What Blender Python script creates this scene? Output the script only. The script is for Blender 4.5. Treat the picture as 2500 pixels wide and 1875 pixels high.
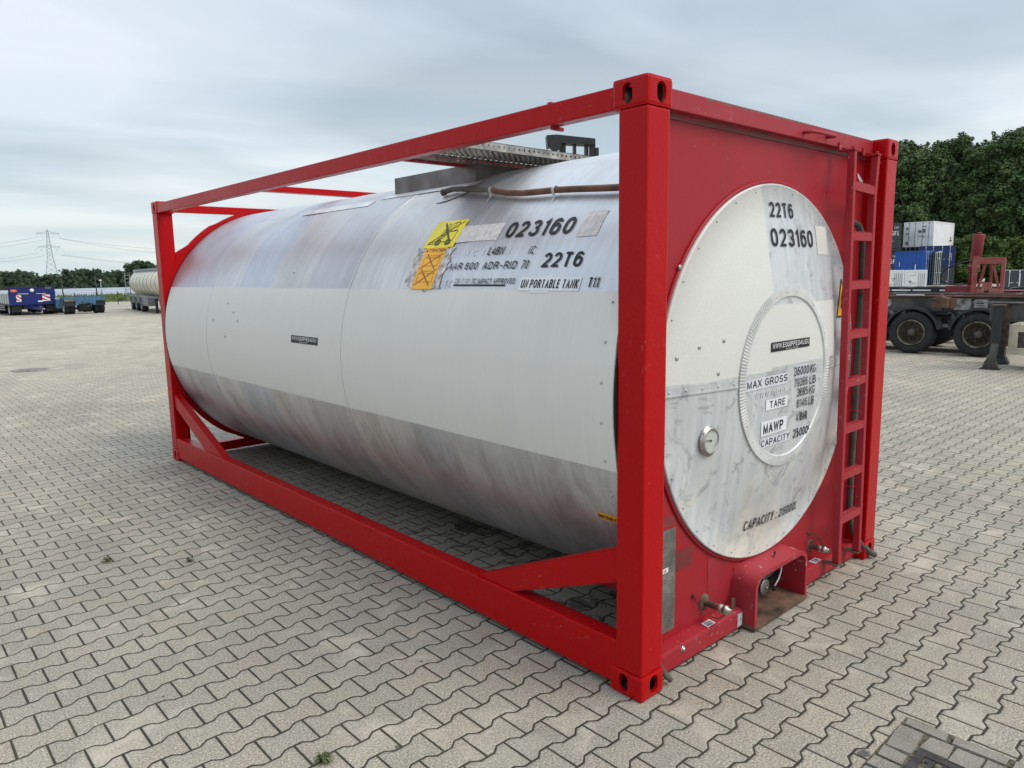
import bpy, bmesh, math, random
from mathutils import Vector, Matrix
from math import sin, cos, pi, radians, sqrt, hypot

for o in list(bpy.data.objects): bpy.data.objects.remove(o)
scene = bpy.context.scene
COL = scene.collection

# ------------------------------------------------------------------ camera
YAW, PITCH, ROLL = 7.35127009e-01, -1.50825027e-01, -1.65232792e-02
CAM = Vector((-2.34324938, -1.79652624, 1.84742485))
fw = Vector((sin(YAW)*cos(PITCH), cos(YAW)*cos(PITCH), sin(PITCH)))
r0 = Vector((cos(YAW), -sin(YAW), 0)); u0 = r0.cross(fw)
rt = r0*cos(ROLL) + u0*sin(ROLL); up = -r0*sin(ROLL) + u0*cos(ROLL)
cd = bpy.data.cameras.new('camera'); cam = bpy.data.objects.new('camera', cd); COL.objects.link(cam)
m = Matrix((rt, up, -fw)).transposed().to_4x4(); m.translation = CAM
cam.matrix_world = m
cd.sensor_width = 36; cd.lens = 1787.0*36/2500; cd.clip_start = .05; cd.clip_end = 3000
scene.camera = cam

# ------------------------------------------------------------------ world, sun, exposure
SUN_EL, SUN_AZ = radians(52), radians(160)      # azimuth clockwise from +Y
w = bpy.data.worlds.new('World'); scene.world = w; w.use_nodes = True
nt = w.node_tree; N = nt.nodes; L = nt.links
for n in list(N): N.remove(n)
def wn(t, **k):
    n = N.new(t)
    for a, b in k.items(): setattr(n, a, b)
    return n
wo = wn('ShaderNodeOutputWorld'); bgs = wn('ShaderNodeBackground'); bgc = wn('ShaderNodeBackground'); addn = wn('ShaderNodeAddShader')
sky = wn('ShaderNodeTexSky', sky_type='NISHITA', sun_disc=False, sun_elevation=SUN_EL, sun_rotation=SUN_AZ)
L.new(sky.outputs[0], bgs.inputs[0]); bgs.inputs[1].default_value = .012
tc = wn('ShaderNodeTexCoord'); sep = wn('ShaderNodeSeparateXYZ'); L.new(tc.outputs['Generated'], sep.inputs[0])
def wm(op, a, b=None):
    n = wn('ShaderNodeMath', operation=op)
    for i, v in enumerate((a, b)):
        if v is None: continue
        if isinstance(v, (int, float)): n.inputs[i].default_value = v
        else: L.new(v, n.inputs[i])
    return n.outputs[0]
zz = wm('MAXIMUM', sep.outputs[2], 0.0); den = wm('ADD', zz, .09)
comb = wn('ShaderNodeCombineXYZ')
L.new(wm('DIVIDE', sep.outputs[0], den), comb.inputs[0]); L.new(wm('DIVIDE', sep.outputs[1], den), comb.inputs[1])
mp = wn('ShaderNodeMapping'); mp.inputs['Rotation'].default_value = (0, 0, radians(52)); mp.inputs['Scale'].default_value = (.42, .70, 1); mp.inputs['Location'].default_value = (3.1, 1.7, 0)
L.new(comb.outputs[0], mp.inputs[0])
no = wn('ShaderNodeTexNoise'); no.inputs['Scale'].default_value = 1.0; no.inputs['Detail'].default_value = 7; no.inputs['Roughness'].default_value = .42; no.inputs['Distortion'].default_value = .5
L.new(mp.outputs[0], no.inputs[0])
cr = wn('ShaderNodeValToRGB'); e = cr.color_ramp.elements
e[0].position = .36; e[0].color = (.42, .505, .58, 1); e[1].position = .64; e[1].color = (.85, .905, .985, 1)
k = e.new(.5); k.color = (.61, .70, .785, 1)
L.new(no.outputs[0], cr.inputs[0])
# clearer, paler band towards the horizon
cr2 = wn('ShaderNodeValToRGB'); e = cr2.color_ramp.elements
e[0].position = 0.0; e[0].color = (1, 1, 1, 1); e[1].position = .30; e[1].color = (0, 0, 0, 1)
k = e.new(.10); k.color = (.60, .60, .60, 1)
L.new(zz, cr2.inputs[0])
mp2 = wn('ShaderNodeMapping'); mp2.inputs['Scale'].default_value = (1.5, 1.5, 16)
L.new(tc.outputs['Generated'], mp2.inputs[0])
no2 = wn('ShaderNodeTexNoise'); no2.inputs['Scale'].default_value = 1.6; no2.inputs['Detail'].default_value = 5; L.new(mp2.outputs[0], no2.inputs[0])
cr3 = wn('ShaderNodeValToRGB'); e = cr3.color_ramp.elements
e[0].position = .40; e[0].color = (.60, .72, .76, 1); e[1].position = .60; e[1].color = (.86, .90, .88, 1)
L.new(no2.outputs[0], cr3.inputs[0])
mx = wn('ShaderNodeMixRGB'); L.new(cr2.outputs[0], mx.inputs[0]); L.new(cr.outputs[0], mx.inputs[1]); L.new(cr3.outputs[0], mx.inputs[2])
zen = wn('ShaderNodeMapRange'); zen.interpolation_type = 'SMOOTHSTEP'; zen.inputs[1].default_value = .38; zen.inputs[2].default_value = .95; zen.inputs[3].default_value = 1.0; zen.inputs[4].default_value = 2.1
L.new(zz, zen.inputs[0])
mz = wn('ShaderNodeVectorMath', operation='SCALE'); L.new(mx.outputs[0], mz.inputs[0]); L.new(zen.outputs[0], mz.inputs['Scale'])
L.new(mz.outputs[0], bgc.inputs[0]); bgc.inputs[1].default_value = .63
L.new(bgs.outputs[0], addn.inputs[0]); L.new(bgc.outputs[0], addn.inputs[1]); L.new(addn.outputs[0], wo.inputs[0])

sd = bpy.data.lights.new('sun', 'SUN'); sd.energy = 1.5; sd.angle = radians(30); sd.color = (1, .92, .82)
so = bpy.data.objects.new('sun', sd); COL.objects.link(so)
sdir = Vector((sin(SUN_AZ)*cos(SUN_EL), cos(SUN_AZ)*cos(SUN_EL), sin(SUN_EL)))
so.rotation_euler = sdir.to_track_quat('Z', 'Y').to_euler(); so.location = (0, 0, 30)
vs = scene.view_settings; vs.view_transform = 'Standard'; vs.look = 'None'; vs.gamma = 1; vs.exposure = 0.56
scene.render.engine = 'CYCLES'

# ------------------------------------------------------------------ helpers
def gz(x, y):
    return -.006*max(0.0, min(hypot(x-1, y-2), 300)-9)

class NB:
    """small node builder for procedural materials"""
    def __init__(s, name, rough=.5, metal=0.0, base=(.5, .5, .5), spec=.5):
        s.mat = bpy.data.materials.new(name); s.mat.use_nodes = True
        s.t = s.mat.node_tree; s.b = s.t.nodes['Principled BSDF']
        s.b.inputs['Base Color'].default_value = (*base, 1); s.b.inputs['Roughness'].default_value = rough
        s.b.inputs['Metallic'].default_value = metal; s.b.inputs['Specular IOR Level'].default_value = spec
        s._oc = None
    def n(s, t, **k):
        n = s.t.nodes.new(t)
        for a, b in k.items(): setattr(n, a, b)
        return n
    def put(s, sock, v):
        if isinstance(v, (int, float)): sock.default_value = v
        elif isinstance(v, tuple): sock.default_value = (*v, 1) if len(v) == 3 and sock.type == 'RGBA' else v
        else: s.t.links.new(v, sock)
    def m(s, op, a, b=None, c=None, clamp=False):
        n = s.n('ShaderNodeMath', operation=op); n.use_clamp = clamp
        for i, v in enumerate((a, b, c)):
            if v is not None: s.put(n.inputs[i], v)
        return n.outputs[0]
    def co(s, scale=(1, 1, 1), world=False, rot=(0, 0, 0)):
        if world:
            g = s.n('ShaderNodeNewGeometry').outputs['Position']
        else:
            g = s.n('ShaderNodeTexCoord').outputs['Object']
        mp = s.n('ShaderNodeMapping'); mp.inputs['Scale'].default_value = scale; mp.inputs['Rotation'].default_value = rot
        s.t.links.new(g, mp.inputs[0]); return mp.outputs[0]
    def noise(s, vec, scale, detail=4, rough=.55, dist=0):
        n = s.n('ShaderNodeTexNoise'); n.inputs['Scale'].default_value = scale; n.inputs['Detail'].default_value = detail
        n.inputs['Roughness'].default_value = rough; n.inputs['Distortion'].default_value = dist
        s.t.links.new(vec, n.inputs[0]); return n.outputs[0]
    def ramp(s, v, stops, interp='LINEAR'):
        n = s.n('ShaderNodeValToRGB'); e = n.color_ramp.elements; n.color_ramp.interpolation = interp
        while len(e) > 1: e.remove(e[-1])
        for i, (p, c) in enumerate(stops):
            if i == 0: el = e[0]; el.position = p
            else: el = e.new(p)
            if isinstance(c, (int, float)): c = (c, c, c)
            el.color = (*c, 1)
        s.put(n.inputs[0], v); return n.outputs[0]
    def mix(s, f, a, b, mode='MIX'):
        n = s.n('ShaderNodeMixRGB', blend_type=mode)
        s.put(n.inputs[0], f); s.put(n.inputs[1], a); s.put(n.inputs[2], b); return n.outputs[0]
    def bump(s, h, strength=.3, dist=.01):
        n = s.n('ShaderNodeBump'); n.inputs['Strength'].default_value = strength; n.inputs['Distance'].default_value = dist
        s.t.links.new(h, n.inputs['Height']); s.t.links.new(n.outputs[0], s.b.inputs['Normal'])
    def color(s, v): s.put(s.b.inputs['Base Color'], v)
    def rough(s, v): s.put(s.b.inputs['Roughness'], v)
    def metal(s, v): s.put(s.b.inputs['Metallic'], v)

def simple(name, base, rough=.5, metal=0.0, var=.12, scale=6.0, bump=0.0, spec=.5):
    b = NB(name, rough, metal, base, spec)
    v = b.noise(b.co(), scale, 5)
    lo = tuple(c*(1-var*2) for c in base); hi = tuple(min(1, c*(1+var*1.2)) for c in base)
    b.color(b.ramp(v, [(.3, lo), (.7, hi)]))
    if bump: b.bump(b.noise(b.co(), scale*8, 3), bump, .004)
    return b.mat

def red_paint(name, base, rough, chips=.0, peel=.25, fade=(.33, .06, .08), fadeamt=.3, spec=.5, grime=0, lump=22, rusttop=None):
    b = NB(name, rough, 0, base, spec)
    c = b.co()
    n1 = b.noise(c, 1.7, 5, .6)
    col = b.mix(b.ramp(n1, [(.35, 0.0), (.75, fadeamt)]), base, fade)
    n4 = b.noise(b.co((9, 9, .8)), 1.5, 6, .65)
    col = b.mix(b.ramp(n4, [(.55, 0.0), (.78, .5*fadeamt+.15*grime)]), col, (.12, .03, .03))
    if chips:
        n2 = b.noise(c, 38, 5, .65); n3 = b.noise(c, 2.3, 2)
        f = b.m('MULTIPLY', b.ramp(n2, [(.63, 0.0), (.66, 1.0)]), b.ramp(n3, [(.5, 0.0), (.62, chips)]))
        col = b.mix(f, col, (.42, .40, .38))
    if rusttop:
        sp_ = b.n('ShaderNodeSeparateXYZ'); b.t.links.new(b.n('ShaderNodeTexCoord').outputs['Object'], sp_.inputs[0])
        zr_ = b.m('ADD', sp_.outputs[2], b.m('MULTIPLY', b.m('SUBTRACT', b.noise(b.co((6, 6, 20)), 1.0, 6, .75), .5), .09))
        col = b.mix(b.m('GREATER_THAN', zr_, rusttop), col, (.14, .095, .06))
        col = b.mix(b.m('LESS_THAN', zr_, rusttop-.085), col, (.16, .05, .04))
    b.color(col)
    b.rough(b.ramp(n1, [(.3, rough*.85), (.7, min(1, rough*1.3))]))
    h = b.m('ADD', b.m('MULTIPLY', b.noise(c, 70, 3), .35), b.noise(c, lump, 3))
    b.bump(h, peel, .004)
    return b.mat

M = {}
M['red'] = red_paint('fresh_red_paint', (.40, .0012, .003), .27, chips=.16, peel=.6, fadeamt=.08, fade=(.42, .012, .018), spec=.17, lump=13)
M['red_worn'] = red_paint('worn_red_paint', (.33, .010, .017), .50, spec=.3, chips=.8, peel=.25, fadeamt=.55, fade=(.34, .055, .075), grime=1)
M['red_topbeam'] = red_paint('worn_red_top_beam_paint', (.33, .016, .026), .5, spec=.35, chips=.5, peel=.2, fadeamt=.6, fade=(.34, .055, .075), grime=1, rusttop=2.583)
M['red_panel'] = red_paint('faded_red_panel_paint', (.33, .009, .018), .45, spec=.3, chips=.15, peel=.1, fadeamt=.6, fade=(.31, .028, .034), grime=.8)
M['red_old'] = red_paint('old_red_vehicle_paint', (.20, .018, .022), .55, chips=.6, peel=.1, fadeamt=.3, grime=.6)
M['black'] = simple('black_rubber', (.012, .012, .013), .6)
M['black_print'] = simple('black_lettering_film', (.012, .013, .016), .45)
M['black_print'].node_tree.nodes['Principled BSDF'].inputs['Specular IOR Level'].default_value = .3
M['worn_print'] = simple('worn_grey_lettering_film', (.16, .17, .18), .5)
M['ghost_print'] = simple('ghost_lettering_residue', (.62, .63, .66), .5)
M['white_film'] = simple('white_label_film', (.74, .75, .78), .45, var=.05)
M['white_print'] = simple('white_lettering_film', (.8, .8, .8), .4, var=.02)
M['lavender_film'] = simple('pale_label_film', (.62, .63, .68), .45, var=.05)
M['steel'] = simple('stainless_steel', (.55, .54, .52), .28, 1.0, var=.2)
M['rivet'] = simple('aluminium_rivet', (.42, .42, .41), .4, .4)
M['dull_steel'] = simple('dull_galvanised_steel', (.38, .37, .35), .42, .9, var=.25, scale=5)
M['galv'] = simple('galvanised_walkway_steel', (.42, .40, .36), .45, .7, var=.35, scale=9)
M['dark_steel'] = simple('dark_machine_steel', (.02, .022, .025), .5, .2)
M['rust'] = simple('rusty_steel', (.13, .07, .045), .8, .1, var=.4, scale=9, bump=.3)
M['rust_dark'] = simple('dark_rusty_inside', (.05, .03, .022), .8, var=.3)
M['hose'] = simple('brown_rubber_hose', (.14, .06, .028), .6, var=.35, scale=7)
M['hose_grey'] = simple('grey_rubber_hose', (.085, .08, .065), .55, var=.3, scale=7)
M['yellow'] = simple('yellow_sticker_film', (.78, .66, .02), .35, var=.08)
M['orange'] = simple('orange_sticker_film', (.85, .42, .03), .4, var=.06)
M['residue'] = simple('torn_sticker_residue', (.50, .46, .46), .7, var=.35, scale=30)
M['dial'] = simple('gauge_dial', (.48, .50, .46), .3, var=.03)
M['tyre'] = simple('tyre_rubber', (.016, .016, .018), .75, var=.25, scale=12, bump=.2)
M['chassis'] = simple('dark_grey_chassis_paint', (.085, .083, .078), .6, var=.35, scale=3)
M['chassis_rust'] = simple('rusty_brown_chassis_flange', (.16, .075, .05), .75, var=.35, scale=3)
M['rim'] = simple('dirty_wheel_rim', (.22, .19, .14), .5, .5, var=.4, scale=8)
M['hub'] = simple('dark_wheel_hub', (.10, .085, .07), .6, .4, var=.4, scale=14)
M['mud'] = simple('black_mudguard_plastic', (.018, .022, .026), .45)
M['cream'] = simple('cream_painted_wood_crate', (.50, .45, .34), .6)
M['amber'] = simple('amber_reflector', (.75, .25, .02), .3, var=.03)
M['blue_paint'] = simple('royal_blue_trailer_paint', (.003, .014, .14), .4)
M['steel_blue'] = simple('weathered_steel_blue_paint', (.05, .14, .24), .55, var=.2)
M['alu_board'] = simple('aluminium_side_board', (.48, .52, .52), .45, .3)
M['cream_tank'] = simple('cream_tank_cladding', (.66, .62, .50), .38, .1, var=.06, scale=1)
M['tank_band'] = simple('tank_strap', (.14, .13, .11), .5)
M['grey_box'] = simple('grey_equipment_box', (.22, .22, .22), .5)
M['pylon'] = simple('galvanised_lattice_steel', (.30, .34, .36), .6)
M['wire'] = simple('overhead_cable', (.34, .38, .40), .6)
M['solar'] = simple('solar_panel_glass', (.30, .32, .37), .25, 0, var=.1, scale=1)
M['post'] = simple('dark_fence_post', (.03, .035, .035), .6)
M['bark'] = simple('grey_brown_bark', (.09, .075, .06), .9, var=.3, scale=3)
M['cont_grey'] = simple('dark_grey_container_paint', (.045, .055, .065), .5)
M['cont_white'] = simple('white_container_paint', (.82, .83, .83), .45, var=.05, scale=1)
M['cont_blue'] = simple('bright_blue_container_paint', (.006, .075, .36), .4, var=.08, scale=1)
M['cont_navy'] = simple('navy_container_paint', (.012, .028, .12), .45)
M['cont_green'] = simple('dark_green_container_paint', (.012, .035, .028), .5)
M['iron'] = simple('cast_iron', (.07, .062, .06), .55, .6, var=.25, scale=20, bump=.2)
M['worn_iron'] = simple('dusty_worn_iron', (.20, .19, .17), .7, .1, var=.3, scale=9)
M['slot'] = simple('dark_slot', (.006, .006, .006), .9)
M['moss'] = simple('moss_and_sand', (.11, .10, .065), .95, var=.5, scale=60, bump=.4)
M['dry_weed'] = simple('weed_leaves', (.10, .12, .05), .8, var=.3, scale=30)

# --- aluminium cladding of the tank, matt film band in the middle
def cladding(name, kind):
    b = NB(name, .38, .8, (.6, .62, .66))
    g = b.n('ShaderNodeTexCoord').outputs['Object']
    sp = b.n('ShaderNodeSeparateXYZ'); b.t.links.new(g, sp.inputs[0]); x, y, z = sp.outputs
    streak = b.noise(b.co((.9, 34, .9)), 1.0, 6, .7) if kind == 'barrel' else b.noise(b.co((26, 1, 1.6)), 1.0, 6, .7)
    cloud = b.noise(b.co((1.2, 1.2, 1.2)), 1.6, 6, .65, .6)
    patchy = b.noise(b.co((1.5, 2.5, 1.5)), 2.2, 7, .7, 1.4)
    metal_c = b.ramp(streak, [(.30, (.60, .605, .62)), (.5, (.67, .675, .69)), (.72, (.76, .76, .76))]) if kind == 'barrel' else b.ramp(streak, [(.30, (.50, .53, .55)), (.52, (.60, .63, .64)), (.72, (.70, .72, .72))])
    metal_c = b.mix(b.ramp(cloud, [(.42, 0.0), (.7, .50)]), metal_c, (.42, .41, .41))
    metal_c = b.mix(b.ramp(patchy, [(.56, 0.0), (.66, .45)]), metal_c, (.68, .66, .62))
    if kind == 'barrel':
        # each sheet of the cladding has weathered a little differently
        sheets = b.ramp(b.m('DIVIDE', y, 6.0), [(0.0, (.97, .98, 1.0)), (.2275, (.90, .91, .96)), (.285, (1.02, 1.0, .97)), (.403, (.86, .85, .87)), (.50, (.97, .95, .93)), (.60, (.88, .93, 1.0)), (.70, (1, 1, 1)), (.797, (.86, .86, .92))], 'CONSTANT')
        metal_c = b.mix(1.0, metal_c, sheets, 'MULTIPLY')
        low = b.ramp(z, [(.55, 1.0), (1.0, 0.0)])       # road dirt on the belly sheets (kept below the band)
        grime = b.m('MULTIPLY', b.ramp(b.noise(b.co((1.1, 3.2, 1.1)), 1.8, 7, .7, .8), [(.47, 0.0), (.68, .6)]), b.ramp(z, [(0.80, 1.0), (1.02, .5), (1.05, 0.0)]))
        metal_c = b.mix(grime, metal_c, (.27, .235, .215))
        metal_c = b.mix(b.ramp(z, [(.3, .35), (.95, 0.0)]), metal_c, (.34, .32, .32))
        scr = b.ramp(b.noise(b.co((2, 80, 2)), 1.0, 3, .8), [(.68, 0.0), (.74, .5)])
        metal_c = b.mix(scr, metal_c, (.86, .86, .85))
        wob = b.m('MULTIPLY', b.m('SUBTRACT', b.noise(g, 9, 2), .5), .006)
        zz_ = b.m('ADD', z, wob)
        white = b.m('MULTIPLY', b.m('GREATER_THAN', zz_, .996), b.m('LESS_THAN', zz_, 1.763))
        fine = b.noise(b.co((.6, 60, .6)), 1.2, 5, .75)
        wc = b.ramp(fine, [(.3, (.645, .625, .585)), (.7, (.70, .68, .64))])
        wc = b.mix(b.ramp(b.noise(b.co((1, 3, 1)), 1.3, 5), [(.5, 0.0), (.75, .35)]), wc, (.60, .59, .565))
    else:
        A = b.m('MULTIPLY', b.m('LESS_THAN', x, 1.057), b.m('GREATER_THAN', b.m('ADD', z, b.m('MULTIPLY', b.noise(b.co((3, 1, .1)), 1, 1), .03)), 1.355))
        B = b.m('MULTIPLY', b.m('MULTIPLY', b.m('GREATER_THAN', z, 1.355), b.m('LESS_THAN', z, 1.668)), b.m('LESS_THAN', x, 1.81))
        white = b.m('MAXIMUM', A, B)
        wc = b.ramp(b.noise(g, 160, 2), [(.3, (.60, .60, .565)), (.7, (.68, .68, .64))])
        st = b.m('MULTIPLY', b.ramp(b.noise(g, 1.7, 7, .68, .8), [(.44, 0.0), (.56, .85)]), b.ramp(z, [(.85, 1.0), (1.15, 0.0)]))
        metal_c = b.mix(st, metal_c, b.ramp(b.noise(g, 7, 5, .7), [(.35, (.50, .50, .47)), (.6, (.74, .71, .62))]))
        dk = b.m('MULTIPLY', b.ramp(b.noise(b.co((2.5, 1, 2.5), rot=(0, .8, 0)), 1.8, 7, .75, 2.2), [(.55, 0.0), (.62, .75)]), b.ramp(z, [(1.2, 1.0), (1.5, .25)]))
        metal_c = b.mix(dk, metal_c, (.33, .33, .34))
    b.color(b.mix(white, metal_c, wc))
    b.metal(b.m('MULTIPLY', b.m('SUBTRACT', 1.0, white), .78 if kind == 'barrel' else .25))
    b.rough(b.m('ADD', b.m('MULTIPLY', white, .12), b.ramp(streak, [(.3, .34), (.7, .46)])))
    h = b.m('ADD', b.m('MULTIPLY', streak, .12), b.noise(b.co((1, 1.2, 1)), 2.5, 3))
    b.bump(h, .22, .02)
    return b.mat
M['barrel'] = cladding('barrel_cladding', 'barrel')
M['disc'] = cladding('end_dish_cladding', 'disc')

def link(name, me, mat, parent=None, label=None, smooth=False):
    o = bpy.data.objects.new(name, me); COL.objects.link(o)
    if mat is not None:
        for mm in (mat if isinstance(mat, (list, tuple)) else [mat]): me.materials.append(mm)
    if parent is not None: o.parent = parent
    if label: o['label'] = label
    if smooth:
        for p_ in me.polygons: p_.use_smooth = True
    return o
def tag(o, label, cat, group=None, kind=None):
    if label: o['label'] = label
    if cat: o['category'] = cat
    if group: o['group'] = group
    if kind: o['kind'] = kind
    return o
def thing(name, label, cat, loc=(0, 0, 0), rz=0, group=None):
    o = bpy.data.objects.new(name, None); COL.objects.link(o); o.location = loc; o.rotation_euler = (0, 0, rz); o.empty_display_size = .2
    return tag(o, label, cat, group)

class MB:
    def __init__(s): s.bm = bmesh.new()
    def _xf(s, vs, rot=None, loc=None):
        if rot is not None: bmesh.ops.rotate(s.bm, verts=vs, cent=(0, 0, 0), matrix=rot)
        if loc is not None: bmesh.ops.translate(s.bm, verts=vs, vec=loc)
    def box(s, x0, x1, y0, y1, z0, z1, bev=0.0, mi=0):
        t = bmesh.new(); bmesh.ops.create_cube(t, size=1)
        for v in t.verts: v.co = Vector(((x0+x1)/2+v.co.x*(x1-x0), (y0+y1)/2+v.co.y*(y1-y0), (z0+z1)/2+v.co.z*(z1-z0)))
        if bev: bmesh.ops.bevel(t, geom=list(t.edges), offset=bev, segments=2, profile=.6, affect='EDGES')
        s.add(t, mi); return s
    def add(s, t, mi=0):
        mp = {}
        for v in t.verts: mp[v] = s.bm.verts.new(v.co)
        for f in t.faces:
            try:
                nf = s.bm.faces.new([mp[v] for v in f.verts]); nf.material_index = mi; nf.smooth = f.smooth
            except ValueError: pass
        t.free()
    def bar(s, a, b, w, h, mi=0, upv=(0, 0, 1), bev=0):
        a = Vector(a); b = Vector(b); d = b-a; Ln = d.length; d.normalize(); u = Vector(upv)
        sx = d.cross(u)
        if sx.length < 1e-4: sx = d.cross(Vector((1, 0, 0)))
        sx.normalize(); uz = sx.cross(d).normalized()
        t = bmesh.new(); bmesh.ops.create_cube(t, size=1)
        for v in t.verts: v.co = Vector((v.co.x*w, v.co.y*Ln, v.co.z*h))
        if bev: bmesh.ops.bevel(t, geom=list(t.edges), offset=bev, segments=2, profile=.6, affect='EDGES')
        for v in t.verts: v.co = (a+b)/2 + sx*v.co.x + d*v.co.y + uz*v.co.z
        s.add(t, mi); return s
    def tube(s, pts, r, seg=10, mi=0, cap=True):
        pts = [Vector(p_) for p_ in pts]; rings = []; prev = None
        rs = r if isinstance(r, (list, tuple)) else [r]*len(pts)
        for i, p_ in enumerate(pts):
            d = (pts[min(i+1, len(pts)-1)]-pts[max(i-1, 0)]).normalized()
            if prev is None:
                a = d.cross(Vector((0, 0, 1)))
                if a.length < .01: a = d.cross(Vector((1, 0, 0)))
            else: a = prev - d*prev.dot(d)
            a.normalize(); prev = a; b = d.cross(a)
            rings.append([s.bm.verts.new(p_+(a*cos(2*pi*k/seg)+b*sin(2*pi*k/seg))*rs[i]) for k in range(seg)])
        for i in range(len(rings)-1):
            for k in range(seg):
                f = s.bm.faces.new((rings[i][k], rings[i][(k+1) % seg], rings[i+1][(k+1) % seg], rings[i+1][k])); f.smooth = seg > 6; f.material_index = mi
        if cap:
            for rg in (rings[0][::-1], rings[-1]):
                f = s.bm.faces.new(rg); f.material_index = mi
        return s
    def lathe(s, prof, c, axis='y', seg=48, mi=0, smooth=True):
        """profile: list of (radius, offset along the axis)"""
        c = Vector(c); rings = []
        def P(r, a, t):
            if axis == 'y': return c+Vector((r*cos(t), a, r*sin(t)))
            if axis == 'x': return c+Vector((a, r*cos(t), r*sin(t)))
            return c+Vector((r*cos(t), r*sin(t), a))
        for r, a in prof:
            if r < 1e-6: rings.append([s.bm.verts.new(P(0, a, 0))])
            else: rings.append([s.bm.verts.new(P(r, a, 2*pi*k/seg)) for k in range(seg)])
        for A, B in zip(rings[:-1], rings[1:]):
            for k in range(seg):
                k2 = (k+1) % seg
                if len(A) == 1 and len(B) == 1: continue
                if len(A) == 1: vs = (A[0], B[k2], B[k])
                elif len(B) == 1: vs = (A[k], A[k2], B[0])
                else: vs = (A[k], A[k2], B[k2], B[k])
                f = s.bm.faces.new(vs); f.smooth = smooth; f.material_index = mi
        return s
    def poly(s, pts, mi=0):
        f = s.bm.faces.new([s.bm.verts.new(p_) for p_ in pts]); f.material_index = mi; return s
    def prism(s, pts, vec, mi=0):
        vec = Vector(vec); a = [s.bm.verts.new(p_) for p_ in pts]; b = [s.bm.verts.new(Vector(p_)+vec) for p_ in pts]; n = len(a)
        for f in (s.bm.faces.new(a[::-1]), s.bm.faces.new(b)): f.material_index = mi
        for i in range(n):
            s.bm.faces.new((a[i], a[(i+1) % n], b[(i+1) % n], b[i])).material_index = mi
        return s
    def mesh(s, name, fix=True):
        if fix: bmesh.ops.recalc_face_normals(s.bm, faces=list(s.bm.faces))
        me = bpy.data.meshes.new(name); s.bm.to_mesh(me); s.bm.free(); return me
    def obj(s, name, mat, parent=None, label=None): return link(name, s.mesh(name), mat, parent, label)

def evaluated(o):
    dg = bpy.context.evaluated_depsgraph_get(); dg.update()
    return bpy.data.meshes.new_from_object(o.evaluated_get(dg))

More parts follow.
